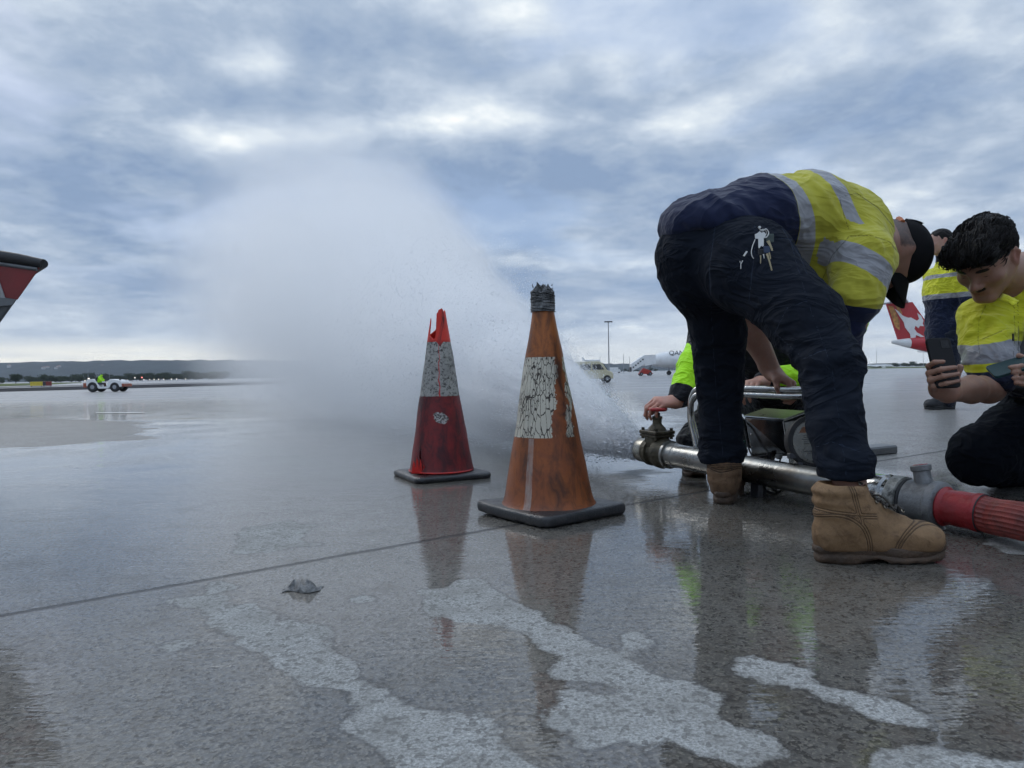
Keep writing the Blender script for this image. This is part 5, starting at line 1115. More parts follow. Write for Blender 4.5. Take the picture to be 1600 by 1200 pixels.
def seg_t(V, pts):
    """position along a polyline (metres) and distance to it"""
    best = np.full(len(V), 1e9); tt = np.zeros(len(V)); acc = 0
    for a, b in zip(pts[:-1], pts[1:]):
        a = np.array(a); b = np.array(b); ba = b-a; L = np.linalg.norm(ba); u = (V-a)@ba/(L*L); uc = np.clip(u, 0, 1); d = np.linalg.norm(V-a-uc[:, None]*ba, axis=1); m_ = d < best
        best = np.where(m_, d, best); tt = np.where(m_, acc+uc*L, tt); acc += L
    return tt, best
# ---------------------------------------------------------------- A: the man bending over the rig
skinA = skin_mat('skin_fair', (.29, .155, .11))
hipR, hipL = P(1168, 405, 2.13), P(1092, 402, 2.33); pel = (hipR+hipL)/2+[0, 0, .03]
knR, anR = P(1297, 575, 1.80), P(1335, 800, 1.665); knL, anL = P(1122, 575, 2.44), P(1133, 737, 2.47)
sp1, sp2, nk = P(1195, 352, 2.34), P(1290, 362, 2.42), P(1372, 392, 2.46)
shR, elR, wrR = P(1352, 372, 2.24), P(1327, 505, 2.16), P(1292, 600, 2.42)
shL, elL, wrL = P(1290, 405, 2.60), P(1158, 487, 2.66), P(1208, 583, 2.63)
hdA = P(1393, 400, 2.46)
uA = np.array([.92, -.28, -.08]); fA = np.array([-.02, -.10, -1.0]); FA = frame(y=fA, z=uA)
gA = (pel+[0, 0, 0])*[1, 1, 0]
A = empty('person', gA, 'man in navy trousers bent double, yellow shirt back and black cap, gripping the frame', 'person')
# body
FhL = frame(y=(P(1238, 606, 2.585)-wrL), z=(.55, -.25, .8)); ac = np.cross(FhL[:, 1], FhL[:, 2])
hL = frame(y=P(1234, 600, 2.60)-wrL, z=np.array([.35, -.55, .75])); 
prA = head_prims(hdA, FA, 1.0, True)+[ell(hdA+FA@np.array([.084, -.004, .014]), (.010, .020, .036), FA, .006), ell(hdA+FA@np.array([.094, -.002, .014]), (.007, .010, .019), FA, .004, True), cap(hdA+FA@np.array([0, -.02, -.05]), nk, .060, .066, .04), cap(nk, sp2, .10, .14, .05), cap(sp2, sp1, .14, .12, .05), cap(sp1, pel, .12, .13, .05),
    cap(hipR, hipL, .10, .10, .04), cap(hipR, knR, .075, .05, .03), cap(knR, anR, .045, .035, .02), cap(hipL, knL, .075, .05, .03), cap(knL, anL, .045, .035, .02),
    cap(anR+[0, 0, -.03], anR+[.06, 0, -.065], .02, .016, .02), cap(anL+[0, 0, -.03], anL+[.03, .05, -.065], .02, .016, .02),
    cap(nk, shR, .08, .065, .04), cap(shR, elR, .055, .045, .03), cap(elR, wrR, .043, .028, .02), cap(nk, shL, .08, .065, .04), cap(shL, elL, .055, .048, .03), cap(elL, elL+(wrL-elL)*.4, .047, .046, .02), cap(elL+(wrL-elL)*.4, wrL, .046, .030, .02)]
cr = [(.9, 1.0, .8)]*4
prA += hand_prims(wrL, frame(y=(P(1236, 600, 2.575)-wrL), z=np.array([.62, -.45, .5])), [(.55, 1.15, .9), (.6, 1.2, .9), (.65, 1.2, .9), (.7, 1.2, .9)], 1.0, spread=.05, thumb=[(.034, .040, -.014), (.040, .066, -.034), (.028, .084, -.052)])
prA += hand_prims(wrR, frame(y=(P(1296, 612, 2.43)-wrR)+[0, 0, -.03], z=np.array([.7, .2, .5])), cr)
lo, hi = bounds([pel, hipL, hipR, knR, anR, knL, anL, shR, shL, hdA, wrL, wrR, sp1, elL], .17)
V, F = mesh_sdf(prA, .0046, lo, hi, smooth=1); rd, ha = head_attr(V, hdA, FA, stache=False)
dk = ((V-hdA)@FA); ha = np.maximum(ha, .60*np.clip((.02-dk[:, 1]+.012*(vnoise(V*90, 4)-.5))/.03, 0, 1)*np.clip((dk[:, 2]+.075)/.03, 0, 1)*(np.linalg.norm(dk, axis=1) < .14))
handred = np.exp(-(np.linalg.norm(V-P(1240, 605, 2.58), axis=1)/.05)**2)*.7
mk('body', V, F, skinA, A, True, attrs={'red': np.clip(rd+handred, 0, 1), 'hairy': ha})
# trousers
lat = (hipR-hipL); lat /= np.linalg.norm(lat)
bR, bL = hipR+np.array([-.035, -.02, -.015]), hipL+np.array([-.02, -.01, -.02])
trp = [ell(P(1112, 392, 2.26), (.160, .14, .138), None, .04), ell(P(1168, 415, 2.12), (.13, .13, .14), None, .05), ell(P(1096, 415, 2.31), (.135, .13, .15), None, .05),
       cap(P(1182, 425, 2.08), P(1258, 498, 1.92), .114, .092, .04), cap(P(1258, 498, 1.92), P(1300, 572, 1.80), .092, .070, .03), cap(P(1298, 578, 1.80), P(1306, 665, 1.74), .069, .061, .02), cap(P(1306, 665, 1.74), P(1323, 742, 1.69), .061, .059, .015),
       cap(P(1100, 425, 2.32), P(1122, 520, 2.40), .108, .080, .04), cap(P(1122, 520, 2.40), P(1124, 600, 2.44), .086, .072, .03), cap(P(1124, 600, 2.44), P(1128, 716, 2.46), .071, .068, .015),
       bxs(P(1326, 778, 1.69), (.14, .14, .045), None, .003, .006, True), bxs(P(1128, 745, 2.46), (.11, .14, .045), None, .003, .006, True)]
trp += [cap(P(1245, 430, 1.965), P(1290, 520, 1.82), .018, .016, .02)]
trp[9:9] = [cap(P(1322, 730, 1.69)+[0, 0, 0], P(1324, 750, 1.69), .063, .064, .008), cap(P(1127, 708, 2.46), P(1128, 722, 2.46), .072, .073, .008)]
lo, hi = bounds([pel, hipL, hipR, knR, anR, knL, anL], .25)
pocket = []
garment('trousers', trp, lo, hi, .0062, cloth('trouser_navy_black', (.0085, .0115, .0185), fold=.45, fs=6, weave=.2, sheen=.0, seamf=2.6, spec=.10), A, (.0080, 8), 3, along=(0, 0, 1), st=2.2, seams=[[(1222,356),(1250,400),(1262,430)],[(1236,380),(1262,470),(1300,575),(1312,660),(1322,742)],[(1180,352),(1178,400),(1170,470)],[(1216,372),(1246,374)],[(1262,470),(1230,480),(1210,520),(1256,560),(1290,545)],[(1118,350),(1108,420),(1112,500),(1118,600),(1130,712)],[(1282,735),(1366,733)],[(1268,700),(1300,690),(1345,706)]], mask=lambda V: np.clip(.55+1.1*np.exp(-((V[:, 2]-.43)/.10)**2)+1.2*np.exp(-((V[:, 2]-.17)/.09)**2), 0, 1.8))
# shirt: navy lower back, yellow upper, two tape hoops round the trunk and one round each sleeve
spine = [P(1060, 330, 2.24), P(1120, 345, 2.27), sp1, P(1245, 350, 2.39), sp2, P(1345, 378, 2.44), P(1400, 405, 2.48)]
shp = [ell(P(1115, 352, 2.26), (.165, .16, .10), None, .05), ell(P(1185, 345, 2.30), (.15, .19, .135), None, .06), ell(P(1255, 352, 2.36), (.165, .215, .165), None, .06), ell(P(1310, 365, 2.40), (.13, .205, .145), None, .05), ell(P(1342, 380, 2.42), (.075, .15, .10), None, .04),
       cap(P(1338, 366, 2.26), P(1348, 405, 2.17), .094, .082, .04), cap(P(1348, 408, 2.17), P(1334, 468, 2.13), .090, .070, .03), cap(P(1334, 468, 2.13), P(1326, 502, 2.14), .068, .042, .02), cap(P(1325, 515, 2.15), P(1322, 560, 2.22), .044, .040, .012), cap(P(1322, 560, 2.22), P(1300, 590, 2.38), .038, .036, .02),
       cap(P(1300, 392, 2.58), P(1250, 430, 2.62), .09, .075, .05), cap(P(1250, 430, 2.62), P(1180, 462, 2.65), .07, .06, .03),
       cap(P(1275, 400, 2.30), P(1285, 450, 2.28), .06, .045, .06), ell(hdA+FA@np.array([0, -.02, -.0]), (.080, .088, .088), None, .008, True)]
shp.append(ell(P(1110, 470, 2.22), (.30, .30, .205), None, .02, True))
armp = [P(1362, 340, 2.24), P(1364, 400, 2.14), P(1318, 462, 2.13), P(1310, 508, 2.14), P(1312, 580, 2.3)]
def attrA(V):
    d1 = np.array([.93, .28, .06]); # trunk hoops: planes that lean with the back
    W_ = V+0.012*(np.stack([fbm(V*6+t, 2, 7+t) for t in range(3)], 1)-.5)
    ta, da = seg_t(W_, armp); ts, ds = seg_t(W_, spine)
    inarm = (da*1.0 < ds*.66) & (ta > .10)
    pl = lambda px, py, D, nn_: (W_-P(px, py, D))@(np.array(nn_)/np.linalg.norm(nn_))
    b1 = pl(1212, 300, 2.2, (.93, .2, .30)); b2 = pl(1298, 315, 2.2, (.93, .12, .26))
    t1 = np.minimum(b1+.0, .048-b1); t2 = np.minimum(b2+.002, .045-b2)
    tape = np.where(inarm, np.minimum(ta-.190, .250-ta), np.maximum(t1, t2)); navy = np.where(inarm | (W_[:, 0] > P(1290, 500, 2.2)[0]), ta-.345, -b1)
    return {'tape': tape, 'navy': navy}
lo, hi = bounds([P(1040, 300, 2.3), shR, shL, sp2, elR, P(1320, 590, 2.3), P(1400, 420, 2.2), elL], .2)
garment('shirt', shp, lo, hi, .006, cloth('hivis_yellow', (.42, .39, .040), [('navy', (.010, .016, .050)), ('tape', TAPE)], fold=.32, fs=5, weave=.12), A, (.010, 7), 11, along=(.8, .1, .4), st=2.0, seams=[[(1311,309),(1318,335),(1326,358)],[(1327,369),(1360,368),(1390,378),(1407,400)],[(1311,309),(1338,302),(1372,325),(1402,362)],[(1284,440),(1300,400),(1327,369)],[(1290,500),(1348,503)]], attr=attrA)
yk = MB(); 
boot(A, anR*[1, 1, 0]+[-.008, -.0, 0], (1.0, -.02), shaft=.19, h=.0030, s=.95)
boot(A, anL*[1, 1, 0], (.35, .80), shaft=.145, mt=bm_old, s=1.0)
# cap
m_cap = cloth('cap_black', (.007, .007, .008), fold=.05, fs=10, weave=.3, sheen=0, spec=.12); Lh = lambda x, y, z: hdA+FA@np.array([x, y, z])
cpp_ = [ell(Lh(0, -.012, .036), (.089, .108, .098), FA, .01), bxs(Lh(0, -.02, -.085), (.2, .2, .085), FA@np.array(Matrix.Rotation(R(-8), 3, 'X')), k=.006, sub=True), ell(Lh(0, -.012, .030), (.080, .099, .090), FA, .004, True)]
cp_out = [ell(Lh(0, -.012, .036), (.090, .108, .090), FA, .01), bxs(Lh(0, -.02, -.058), (.2, .2, .085), FA@np.array(Matrix.Rotation(R(-8), 3, 'X')), k=.006, sub=True)]
cp_out.append(ell(Lh(0, -.125, .020), (.034, .05, .024), FA, .004, True))
lo, hi = bounds([hdA], .20); V, F = mesh_sdf(cp_out, .0035, lo, hi); cpo = mk('cap', V, F, m_cap, A, True)
br = MB(); Vb = []; nn_ = 17
for i in range(nn_):
    a = (i/(nn_-1)-.5)*math.pi*.92
    for j in range(7):
        t = j/6; x = .084*math.sin(a)*(1+.04*t); y = .098*math.cos(a)+(.080*t)*math.cos(a)**.45 if math.cos(a) > 0 else 0; z = .046-.016*t*1.0-.052*(abs(x)/.080)**2; Vb.append(Lh(x, y, z))
Fb = []
for i in range(nn_-1):
    for j in range(6): q = i*7+j; Fb.append((q, q+7, q+8, q+1))
bo_ = mk('visor', Vb, Fb, m_cap, cpo, True); so = bo_.modifiers.new('s', 'SOLIDIFY'); so.thickness = .004; so.offset = 0
MB().tube(spline([Lh(-.055, -.098, .026), Lh(-.028, -.116, .024), Lh(0, -.124, .024), Lh(.028, -.116, .024), Lh(.055, -.098, .026)], 6), .0075, 8).build('strap', mat('strap_orange', (.45, .12, .03), .6), cpo, True, label='orange strap across the cap back')
mesh_g = mat('cap_mesh', (.20, .20, .21), .7, var=.3, vs_=200)
V_ = []; 
for i in range(9):
    for j in range(5): a = (i/8-.5)*.95; b2 = .045+.05*j/4; V_.append(Lh(.0905*math.sin(a)*1.0, -.012-.1095*math.cos(a)*math.sqrt(max(0, 1-((b2-.036)/.098)**2)), b2))
F_ = [(i*5+j, (i+1)*5+j, (i+1)*5+j+1, i*5+j+1) for i in range(8) for j in range(4)]; mp = mk('mesh_panel', V_, F_, mesh_g, cpo, True)
# cargo pocket and back pocket seams on the near thigh
m_seam = cloth('trouser_seam', (.014, .017, .024), fold=.2, fs=20)
# keys hanging from the hip
kc = P(1190, 372, 1.94); m_key = mat('key_steel', (.62, .62, .60), .3, .8, var=.2); m_key2 = mat('key_brass', (.40, .34, .22), .35, .9, var=.2); m_bl = mat('key_blue', (.03, .05, .10), .5)
kr = empty('key_bunch', kc, 'bunch of keys with a pale tag clipped on the bent man\'s hip', 'keys')
def K(px, py, d=0.): return P(px, py, 1.93+d)
MB().tube(spline([K(1186, 357), K(1191, 361), K(1197, 358), K(1201, 364), K(1197, 371), K(1189, 370)], 6), .0016, 8).lathe(K(1186, 355.5), (0, -1, 0), [(0, .0035), (.005, .0035)], 10).build('clip', m_key, kr, True)
MB().torus(K(1192, 364), (0, 1, .2), .009, .0011, 24, 6).build('split_ring', m_key, kr, True)
tg = [(1179.5,366),(1183,364.5),(1187,361.5),(1190,363.5),(1194,362),(1197,366),(1196,370),(1193.5,372),(1193.5,384),(1192,385.5),(1190.5,384.2),(1188.5,385),(1187,388),(1185.2,387.5),(1184.8,373),(1180,372.8)]
MB().prism([K(*q, -.004) for q in tg], (0, .002, 0)).build('metal_tag', m_key, kr, bevel=.0004)
for (a, b_, w_, mm) in (((1200, 376), (1206.5, 391), 2.6, m_key2), ((1198.5, 396), (1206.5, 424), 1.8, m_key2), ((1202, 394), (1204, 404), 1.2, m_key2), ((1188.5, 399), (1188.5, 411), 1.1, m_key2), ((1193, 397), (1194, 403), .9, m_key)):
    a_, e_ = K(*a, -.002), K(*b_, -.002); d_ = (e_-a_)/np.linalg.norm(e_-a_); p_ = np.cross(d_, [0, 1, 0]); w3 = w_/FPX*1.97
    MB().prism([a_-p_*w3, a_+p_*w3, e_+p_*w3*.6, e_+d_*.002, e_-p_*w3*.5, (a_+e_)/2-p_*w3*.45], (0, .0018, 0)).build('key', mm, kr)
MB().box(K(1203, 372, .002), (.010, .002, .011), bev=.001).build('key_fob', mat('fob_green', (.05, .07, .065), .5), kr); MB().box(K(1198, 390, .001), (.008, .003, .009), bev=.001).build('key_head', m_bl, kr); MB().box(K(1190, 394, .004), (.009, .002, .007), bev=.001).build('key_head', m_rub, kr)
MB().tube(spline([K(1180, 374), K(1176, 384), K(1174, 393), K(1175, 400), K(1177.5, 404)], 6), .0012, 6).build('wire_loop', m_key, kr, True)
MB().prism([K(1166, 392), K(1168.5, 393), K(1163.5, 400.5), K(1161, 399.5)], (0, .0015, 0)).build('small_tag', m_key, kr)
MB().tube([K(1156, 408), K(1157.5, 413), K(1160.5, 407)], .0012, 6).tube([K(1157.5, 413), K(1157.5, 420)], .0011, 6).build('hook', m_key, kr, True)
# ---------------------------------------------------------------- B: crouching man in fluorescent jacket behind the rig
skinB = skin_mat('skin_rosy', (.50, .27, .20))
LIME = (.42, .86, .015); hdB = P(1215, 452, 3.12); FB = frame(y=np.array([-.15, -.75, -.65]), z=np.array([0, -.5, .86]))
bsR, beR, bwR = P(1112, 520, 3.22), P(1086, 575, 3.12), P(1064, 622, 3.03)
bsL, beL, bwL = P(1318, 505, 3.28), P(1290, 590, 3.08), P(1193, 596, 2.93)
bch, bpe = P(1213, 530, 3.32), P(1205, 655, 3.52); bkR, bkL = P(1125, 640, 3.15), P(1290, 640, 3.22); baR, baL = G(1082, 742)+[0, 0, .10], G(1268, 735)+[0, 0, .10]
B_ = empty('person', bpe*[1, 1, 0], 'crouching person in fluorescent lime and black jacket turning the red valve wheel', 'person')
hB = frame(y=(hwc+[.006, -.01, .012])-bwR+[-.02, 0, .02], z=np.array([-.35, -.35, .87]))
dirh = (hwc+np.array([-.01, -.0, .022]))-bwR; L0 = np.linalg.norm(dirh)
wrB = hwc-dirh/L0*.088+np.array([.0, 0, .014]); zB = np.array([-.25, -.45, .85])
hand_dir = (hwc+np.array([-.028, -.012, .026]))-wrB
prB = head_prims(hdB, FB, 1.0, False)+[cap(hdB+FB@np.array([0, -.02, -.05]), bch+[0, 0, .13], .058, .062, .04), cap(bch, bpe, .13, .13, .05), cap(bch+[0, 0, .05], bsR, .10, .06, .04), cap(bch+[0, 0, .05], bsL, .10, .06, .04), cap(bsR, beR, .05, .045), cap(beR, wrB, .042, .027), cap(bsL, beL, .05, .045), cap(beL, bwL, .043, .029),
   cap(bpe, bkR, .07, .045, .03), cap(bpe, bkL, .07, .045, .03), cap(bkR, baR, .042, .03), cap(bkL, baL, .042, .03), cap(baR, baR+[0, -.06, -.04], .03), cap(baL, baL+[0, -.06, -.04], .03)]
prB += hand_prims(wrB, frame(y=hand_dir, z=zB), [(.75, .95, .7), (.62, .95, .7), (.55, .95, .7), (.5, .9, .7)], 1.0, spread=.03, thumb=[(.030, .042, -.012), (.036, .068, -.036), (.028, .082, -.060)])
prB += hand_prims(bwL, frame(y=P(1150, 604, 2.82)-bwL, z=np.array([.1, .2, .9])), [(.5, .8, .5)]*4, 1.0)
lo, hi = bounds([hdB, bsR, bsL, wrB, beR, beL, bpe, bkR, bkL, baR, baL, hwc], .16)
V, F = mesh_sdf(prB, .0048, lo, hi, smooth=1); hr = np.exp(-(np.linalg.norm(V-(hwc+[0, 0, .01]), axis=1)/.06)**2)*.6; q = (V-hdB)@FB
mk('body', V, F, skinB, B_, True, attrs={'red': hr, 'hairy': .8*((np.linalg.norm(q, axis=1) < .15) & (q[:, 2]-q[:, 1]*.6 > .03))})
jp = [ell(bch+[0, 0, -.02], (.215, .16, .21), None, .06), cap(bch+[0, 0, .07], bsR+[0, 0, 0], .12, .088, .05), cap(bch+[0, 0, .07], bsL, .12, .088, .05), cap(bch, bpe+[0, 0, .08], .17, .17, .06),
      cap(bsR, beR, .080, .070, .04), cap(beR, P(1067, 612, 3.04), .066, .056, .03), cap(P(1067, 611, 3.04), P(1063, 620, 3.03), .054, .050, .01), cap(bsL, beL, .082, .072, .04), cap(beL, P(1205, 595, 2.95), .070, .050, .03), cap(P(1206, 595, 2.95), P(1197, 595, 2.94), .046, .044, .01), ell(P(1060, 628, 3.02), (.034, .034, .02), None, .004, True)]
armB = [bsR+[0, 0, .05], beR, P(1063, 622, 3.03)]; armBL = [bsL, beL, P(1195, 596, 2.93)]
def attrB(V):
    W_ = V+.01*(np.stack([fbm(V*7+t, 2, 7+t) for t in range(3)], 1)-.5); ta, da = seg_t(W_, armB); tl, dl = seg_t(W_, armBL); La = sum(np.linalg.norm(b-a) for a, b in zip(armB[:-1], armB[1:])); Ll = sum(np.linalg.norm(b-a) for a, b in zip(armBL[:-1], armBL[1:]))
    cuff = np.maximum(np.where(da < .11, ta-(La-.030), -1), np.where(dl < .11, tl-(Ll-.034), -1))
    line = (W_-P(1078, 555, 3.1))@np.array([.93, -.1, .36]); panel = np.where((da < .13) & (ta < La-.045), line-.020, -1.0)
    body_blk = np.where((da > .12) & (dl > .12), .06-(W_[:, 2]-(bch[2]-.04)), -1)
    return {'black': np.maximum(np.maximum(cuff, panel), body_blk)}
garment('jacket', jp, lo, hi, .0062, cloth('fluoro_lime', LIME, [('black', (.012, .013, .018))], fold=.35, fs=9, weave=.08, var=.1), B_, (.014, 8), 21, along=(0, 0, 1), st=1.6, attr=attrB)
tb = [ell(bpe+[0, 0, .0], (.19, .18, .15), None, .05), cap(bpe+[-.09, 0, 0], bkR, .115, .085, .05), cap(bpe+[.09, 0, 0], bkL, .115, .085, .05), cap(bkR, baR+[0, 0, .03], .082, .066, .03), cap(bkL, baL+[0, 0, .03], .082, .066, .03)]
garment('trousers', tb, *bounds([bpe, bkR, bkL, baR, baL], .22), .0075, cloth('trouser_black', (.010, .011, .014), fold=.5), B_, (.012, 9), 31, along=(0, 0, 1), st=2)
boot(B_, G(1080, 736)+[0, 0, 0], (-.12, -1), mt=bm_old, shaft=.14, laces=False, h=.005); boot(B_, G(1268, 728), (.15, -1), mt=bm_old, shaft=.14, laces=False, h=.005)
# ---------------------------------------------------------------- C: standing man far behind
skinC = skin_mat('skin_mid', (.42, .25, .19)); DC = 7.45
zC = .0; cxC = P(1478, 600, DC)[0]
c0 = np.array([cxC, DC, 0]); C_ = empty('person', c0, 'standing man seen in profile behind the others, yellow and navy jacket, dark trousers', 'person')
q_ = lambda x, y, z: c0+np.array([x, y, z])
hdC = np.array([P(1464, 379, DC)[0]+.03, DC, P(1464, 379, DC)[2]]); FC = frame(y=np.array([-1, .10, -.05]), z=np.array([-.04, 0, 1.])); z1 = hdC[2]
pC = head_prims(hdC, FC, 1.12, True)+[cap(hdC+FC@np.array([0, -.03, -.06]), q_(0, 0, z1-.25), .062, .066, .03), ell(q_(.02, 0, z1-.48), (.13, .20, .27), None, .05), cap(q_(0, 0, z1-.5), q_(0, 0, z1-.85), .13, .13, .05),
    cap(q_(.0, -.21, z1-.30), q_(.06, -.25, z1-.62), .055, .045), cap(q_(.06, -.25, z1-.62), q_(-.02, -.15, z1-.86), .042, .03), cap(q_(.0, .21, z1-.30), q_(.06, .25, z1-.62), .055, .045), cap(q_(.06, .25, z1-.62), q_(-.02, .15, z1-.86), .042, .03),
    cap(q_(0, -.10, z1-.9), q_(-.02, -.10, .5), .08, .055), cap(q_(-.02, -.10, .5), q_(-.05, -.10, .1), .055, .04), cap(q_(0, .10, z1-.9), q_(.04, .10, .5), .08, .055), cap(q_(.04, .10, .5), q_(.05, .10, .1), .055, .04)]
for sg in (-1, 1): pC += hand_prims(q_(-.01, sg*.12, z1-.87), frame(y=np.array([-.1, -sg*.6, -.6]), z=np.array([0, sg, .3])), [(.5, .6, .4)]*4)
lo, hi = bounds([q_(0, 0, 0), hdC], .42); V, F = mesh_sdf(pC, .008, lo, hi, smooth=1); rd, ha = head_attr(V, hdC, FC, 1.12, False, .3); mk('body', V, F, skinC, C_, True, attrs={'red': rd, 'hairy': ha})
cz = [ell(q_(.01, 0, z1-.47), (.19, .25, .27), None, .06), cap(q_(.01, 0, z1-.55), q_(.01, 0, z1-.92), .185, .19, .06), cap(q_(.0, -.22, z1-.32), q_(.07, -.27, z1-.62), .085, .072, .04), cap(q_(.07, -.27, z1-.62), q_(-.0, -.19, z1-.84), .068, .06), cap(q_(.0, .22, z1-.32), q_(.07, .27, z1-.62), .085, .072, .04), cap(q_(.07, .27, z1-.62), q_(-.0, .19, z1-.84), .068, .06), cap(q_(.0, 0, z1-.22), q_(.0, 0, z1-.16), .085, .078, .03), bxs(q_(0, 0, z1-1.09), (.4, .4, .06), None, .01, .02, True)]
def attrC(V):
    z = V[:, 2]-z1; tape = np.maximum(np.minimum(z+.375, -.335-z), np.minimum(z+.58, -.53-z)); navy = np.maximum(-.555-z, z+.20)
    return {'tape': tape, 'navy': navy}
garment('jacket', cz, lo, hi, .009, cloth('hivis_yellow_far', YELD, [('navy', NAVY), ('tape', (.30, .30, .31))], fold=.4, fs=7), C_, (.018, 6), 41, along=(0, 0, 1), st=1.5, attr=attrC)
ct = [cap(q_(0, -.10, z1-.92), q_(-.02, -.10, .5), .115, .088, .04), cap(q_(-.02, -.10, .5), q_(-.05, -.10, .09), .086, .075, .03), cap(q_(0, .10, z1-.92), q_(.04, .10, .5), .115, .088, .04), cap(q_(.04, .10, .5), q_(.05, .10, .09), .086, .075, .03)]
garment('trousers', ct, lo, hi, .009, cloth('trouser_navy', (.010, .014, .026), fold=.5), C_, (.016, 8), 43, along=(0, 0, 1), st=1.8)
boot(C_, q_(-.06, -.10, 0), (-1, -.05), mt=bm_blk, ms=m_solek, shaft=.12, laces=False, h=.007); boot(C_, q_(.06, .10, 0), (-1, .1), mt=bm_blk, ms=m_solek, shaft=.12, laces=False, h=.007)
def hair_cap(name, c, Fh, s, prims_extra, cut, mt, parent, seed, amp, freq, h, strands=0, slen=.03):
    base = [ell(c+Fh@(np.array([0, -.014, .038])*s), np.array([.080, .098, .084])*s, Fh, .02)]+prims_extra
    base += cut
    lo, hi = bounds([c], .19*s); V, F = mesh_sdf(base, h, lo, hi, smooth=1); N = normals(V, F); loc = (V-c)@Fh
    sw = np.column_stack([loc[:, 0]*1.0, loc[:, 1]*.35, loc[:, 2]*.5])*freq; ww = fbm(loc*freq*.25, 3, seed)*2.4
    r = 1-np.abs(2*fbm(sw+ww[:, None]*1.1, 4, seed+3)-1)*1.7; V = V+N*(amp*(r-.35))[:, None]
    o = mk(name, V, F, mt, parent, True)
    if strands:
        g = np.random.default_rng(seed); up_ = np.nonzero((loc[:, 2] > -.01))[0]; ids = g.choice(up_, strands); b = MB()
        for i in ids:
            p = V[i]; nn_ = N[i]; fwd = Fh[:, 1]; t_ = fwd*.9+Fh[:, 0]*(.25*math.sin(loc[i, 0]*50)+g.normal(0, .22)); t_ = t_-nn_*(nn_@t_); t_ /= np.linalg.norm(t_)+1e-9; L_ = slen*(.5+g.random())
            b.tube([p-nn_*.002, p+t_*L_*.35+nn_*(.001+.002*g.random()), p+t_*L_*.75+nn_*.0005-np.array([0, 0, .002]), p+t_*L_*1.1-nn_*.005-np.array([0, 0, .004])], [.0022, .0026, .0018, .0003], 3, False)
        b.build('hair_locks', mt, o, True)
    return o
m_hair = mat('hair_dark', (.0075, .006, .0055), .6, var=.4, vs_=40, bump=.5, bs=300, spec=.22)
hair_cap('hair', hdC, FC, 1.12, [], [bxs(hdC+FC@(np.array([0, .03, -.085])*1.12), (.2, .12, .10), FC, k=.01, sub=True), ell(hdC+FC@(np.array([0, .10, -.01])*1.12), (.09, .06, .055), FC, .01, True)], m_hair, C_, 3, .006, 60, .006)
# ---------------------------------------------------------------- D: kneeling man with phones
skinD = skin_mat('skin_olive', (.33, .185, .13), (.012, .009, .008))
hdD = P(1540, 406, 2.40)
fD = np.array([-.64, -.36, -.64]); uD = np.array([-.48, -.33, .76]); FD = frame(y=fD, z=uD); sD = 1.02
nkD = P(1606, 440, 2.52); shDR, shDL = P(1542, 505, 2.50), P(1712, 490, 2.42); chD, peD = P(1620, 530, 2.62), P(1668, 640, 2.78)
elD, wrD = P(1545, 606, 2.34), P(1481, 612, 2.13); elDL, wrDL = P(1720, 615, 2.25), P(1625, 596, 2.12)
knD = P(1533, 716, 2.50); hipD = P(1652, 640, 2.72); ank = P(1690, 745, 2.98); kn2 = P(1735, 610, 2.15); hip2 = P(1720, 645, 2.62); an2 = G(1760, 850)+[0, 0, .1]
D_ = empty('person', peD*[1, 1, 0], 'kneeling dark haired man in yellow shirt looking down at the phone he holds', 'person')
def pts_(L): return [P(*q) for q in L]
fing = finger(pts_([(1456, 586, 2.115), (1451, 572, 2.085), (1460, 566, 2.062), (1474, 565, 2.060)]), .0092)+finger(pts_([(1455, 594, 2.11), (1451, 583, 2.075), (1470, 577, 2.050), (1493, 574, 2.050)]), .0096)+finger(pts_([(1457, 602, 2.11), (1453, 594, 2.07), (1474, 588, 2.045), (1498, 584, 2.048)]), .0092)+finger(pts_([(1461, 609, 2.11), (1459, 604, 2.07), (1478, 599, 2.048), (1499, 595, 2.052)]), .0084)
palm = [cap(wrD, P(1470, 604, 2.125), .030, .029, .02), cap(P(1470, 606, 2.12), P(1459, 584, 2.12), .022, .016, .016), cap(P(1466, 610, 2.12), P(1461, 606, 2.11), .024, .018, .014), cap(P(1482, 606, 2.13), P(1492, 590, 2.135), .018, .013, .014), cap(P(1492, 590, 2.135), P(1500, 574, 2.125), .0115, .0105, .006)]
hand2 = [cap(wrDL, P(1612, 592, 2.11), .028, .026, .02), cap(P(1612, 592, 2.11), P(1598, 586, 2.10), .026, .018, .014)]
for k, (y0, y1, xt) in enumerate(((571, 573, 1578), (580, 581, 1582), (590, 590, 1583), (599, 598, 1587))):
    hand2 += finger(pts_([(1606, y0+4, 2.10), (1596, y0+1, 2.075), (1588, y1, 2.06), (xt, y1+1, 2.062)]), .0090-.0004*k)
hand2 += finger(pts_([(1612, 578, 2.12), (1602, 560, 2.12), (1592, 556, 2.115)]), .0105)
hN = hdD+FD@np.array([0, -.03, -.055])
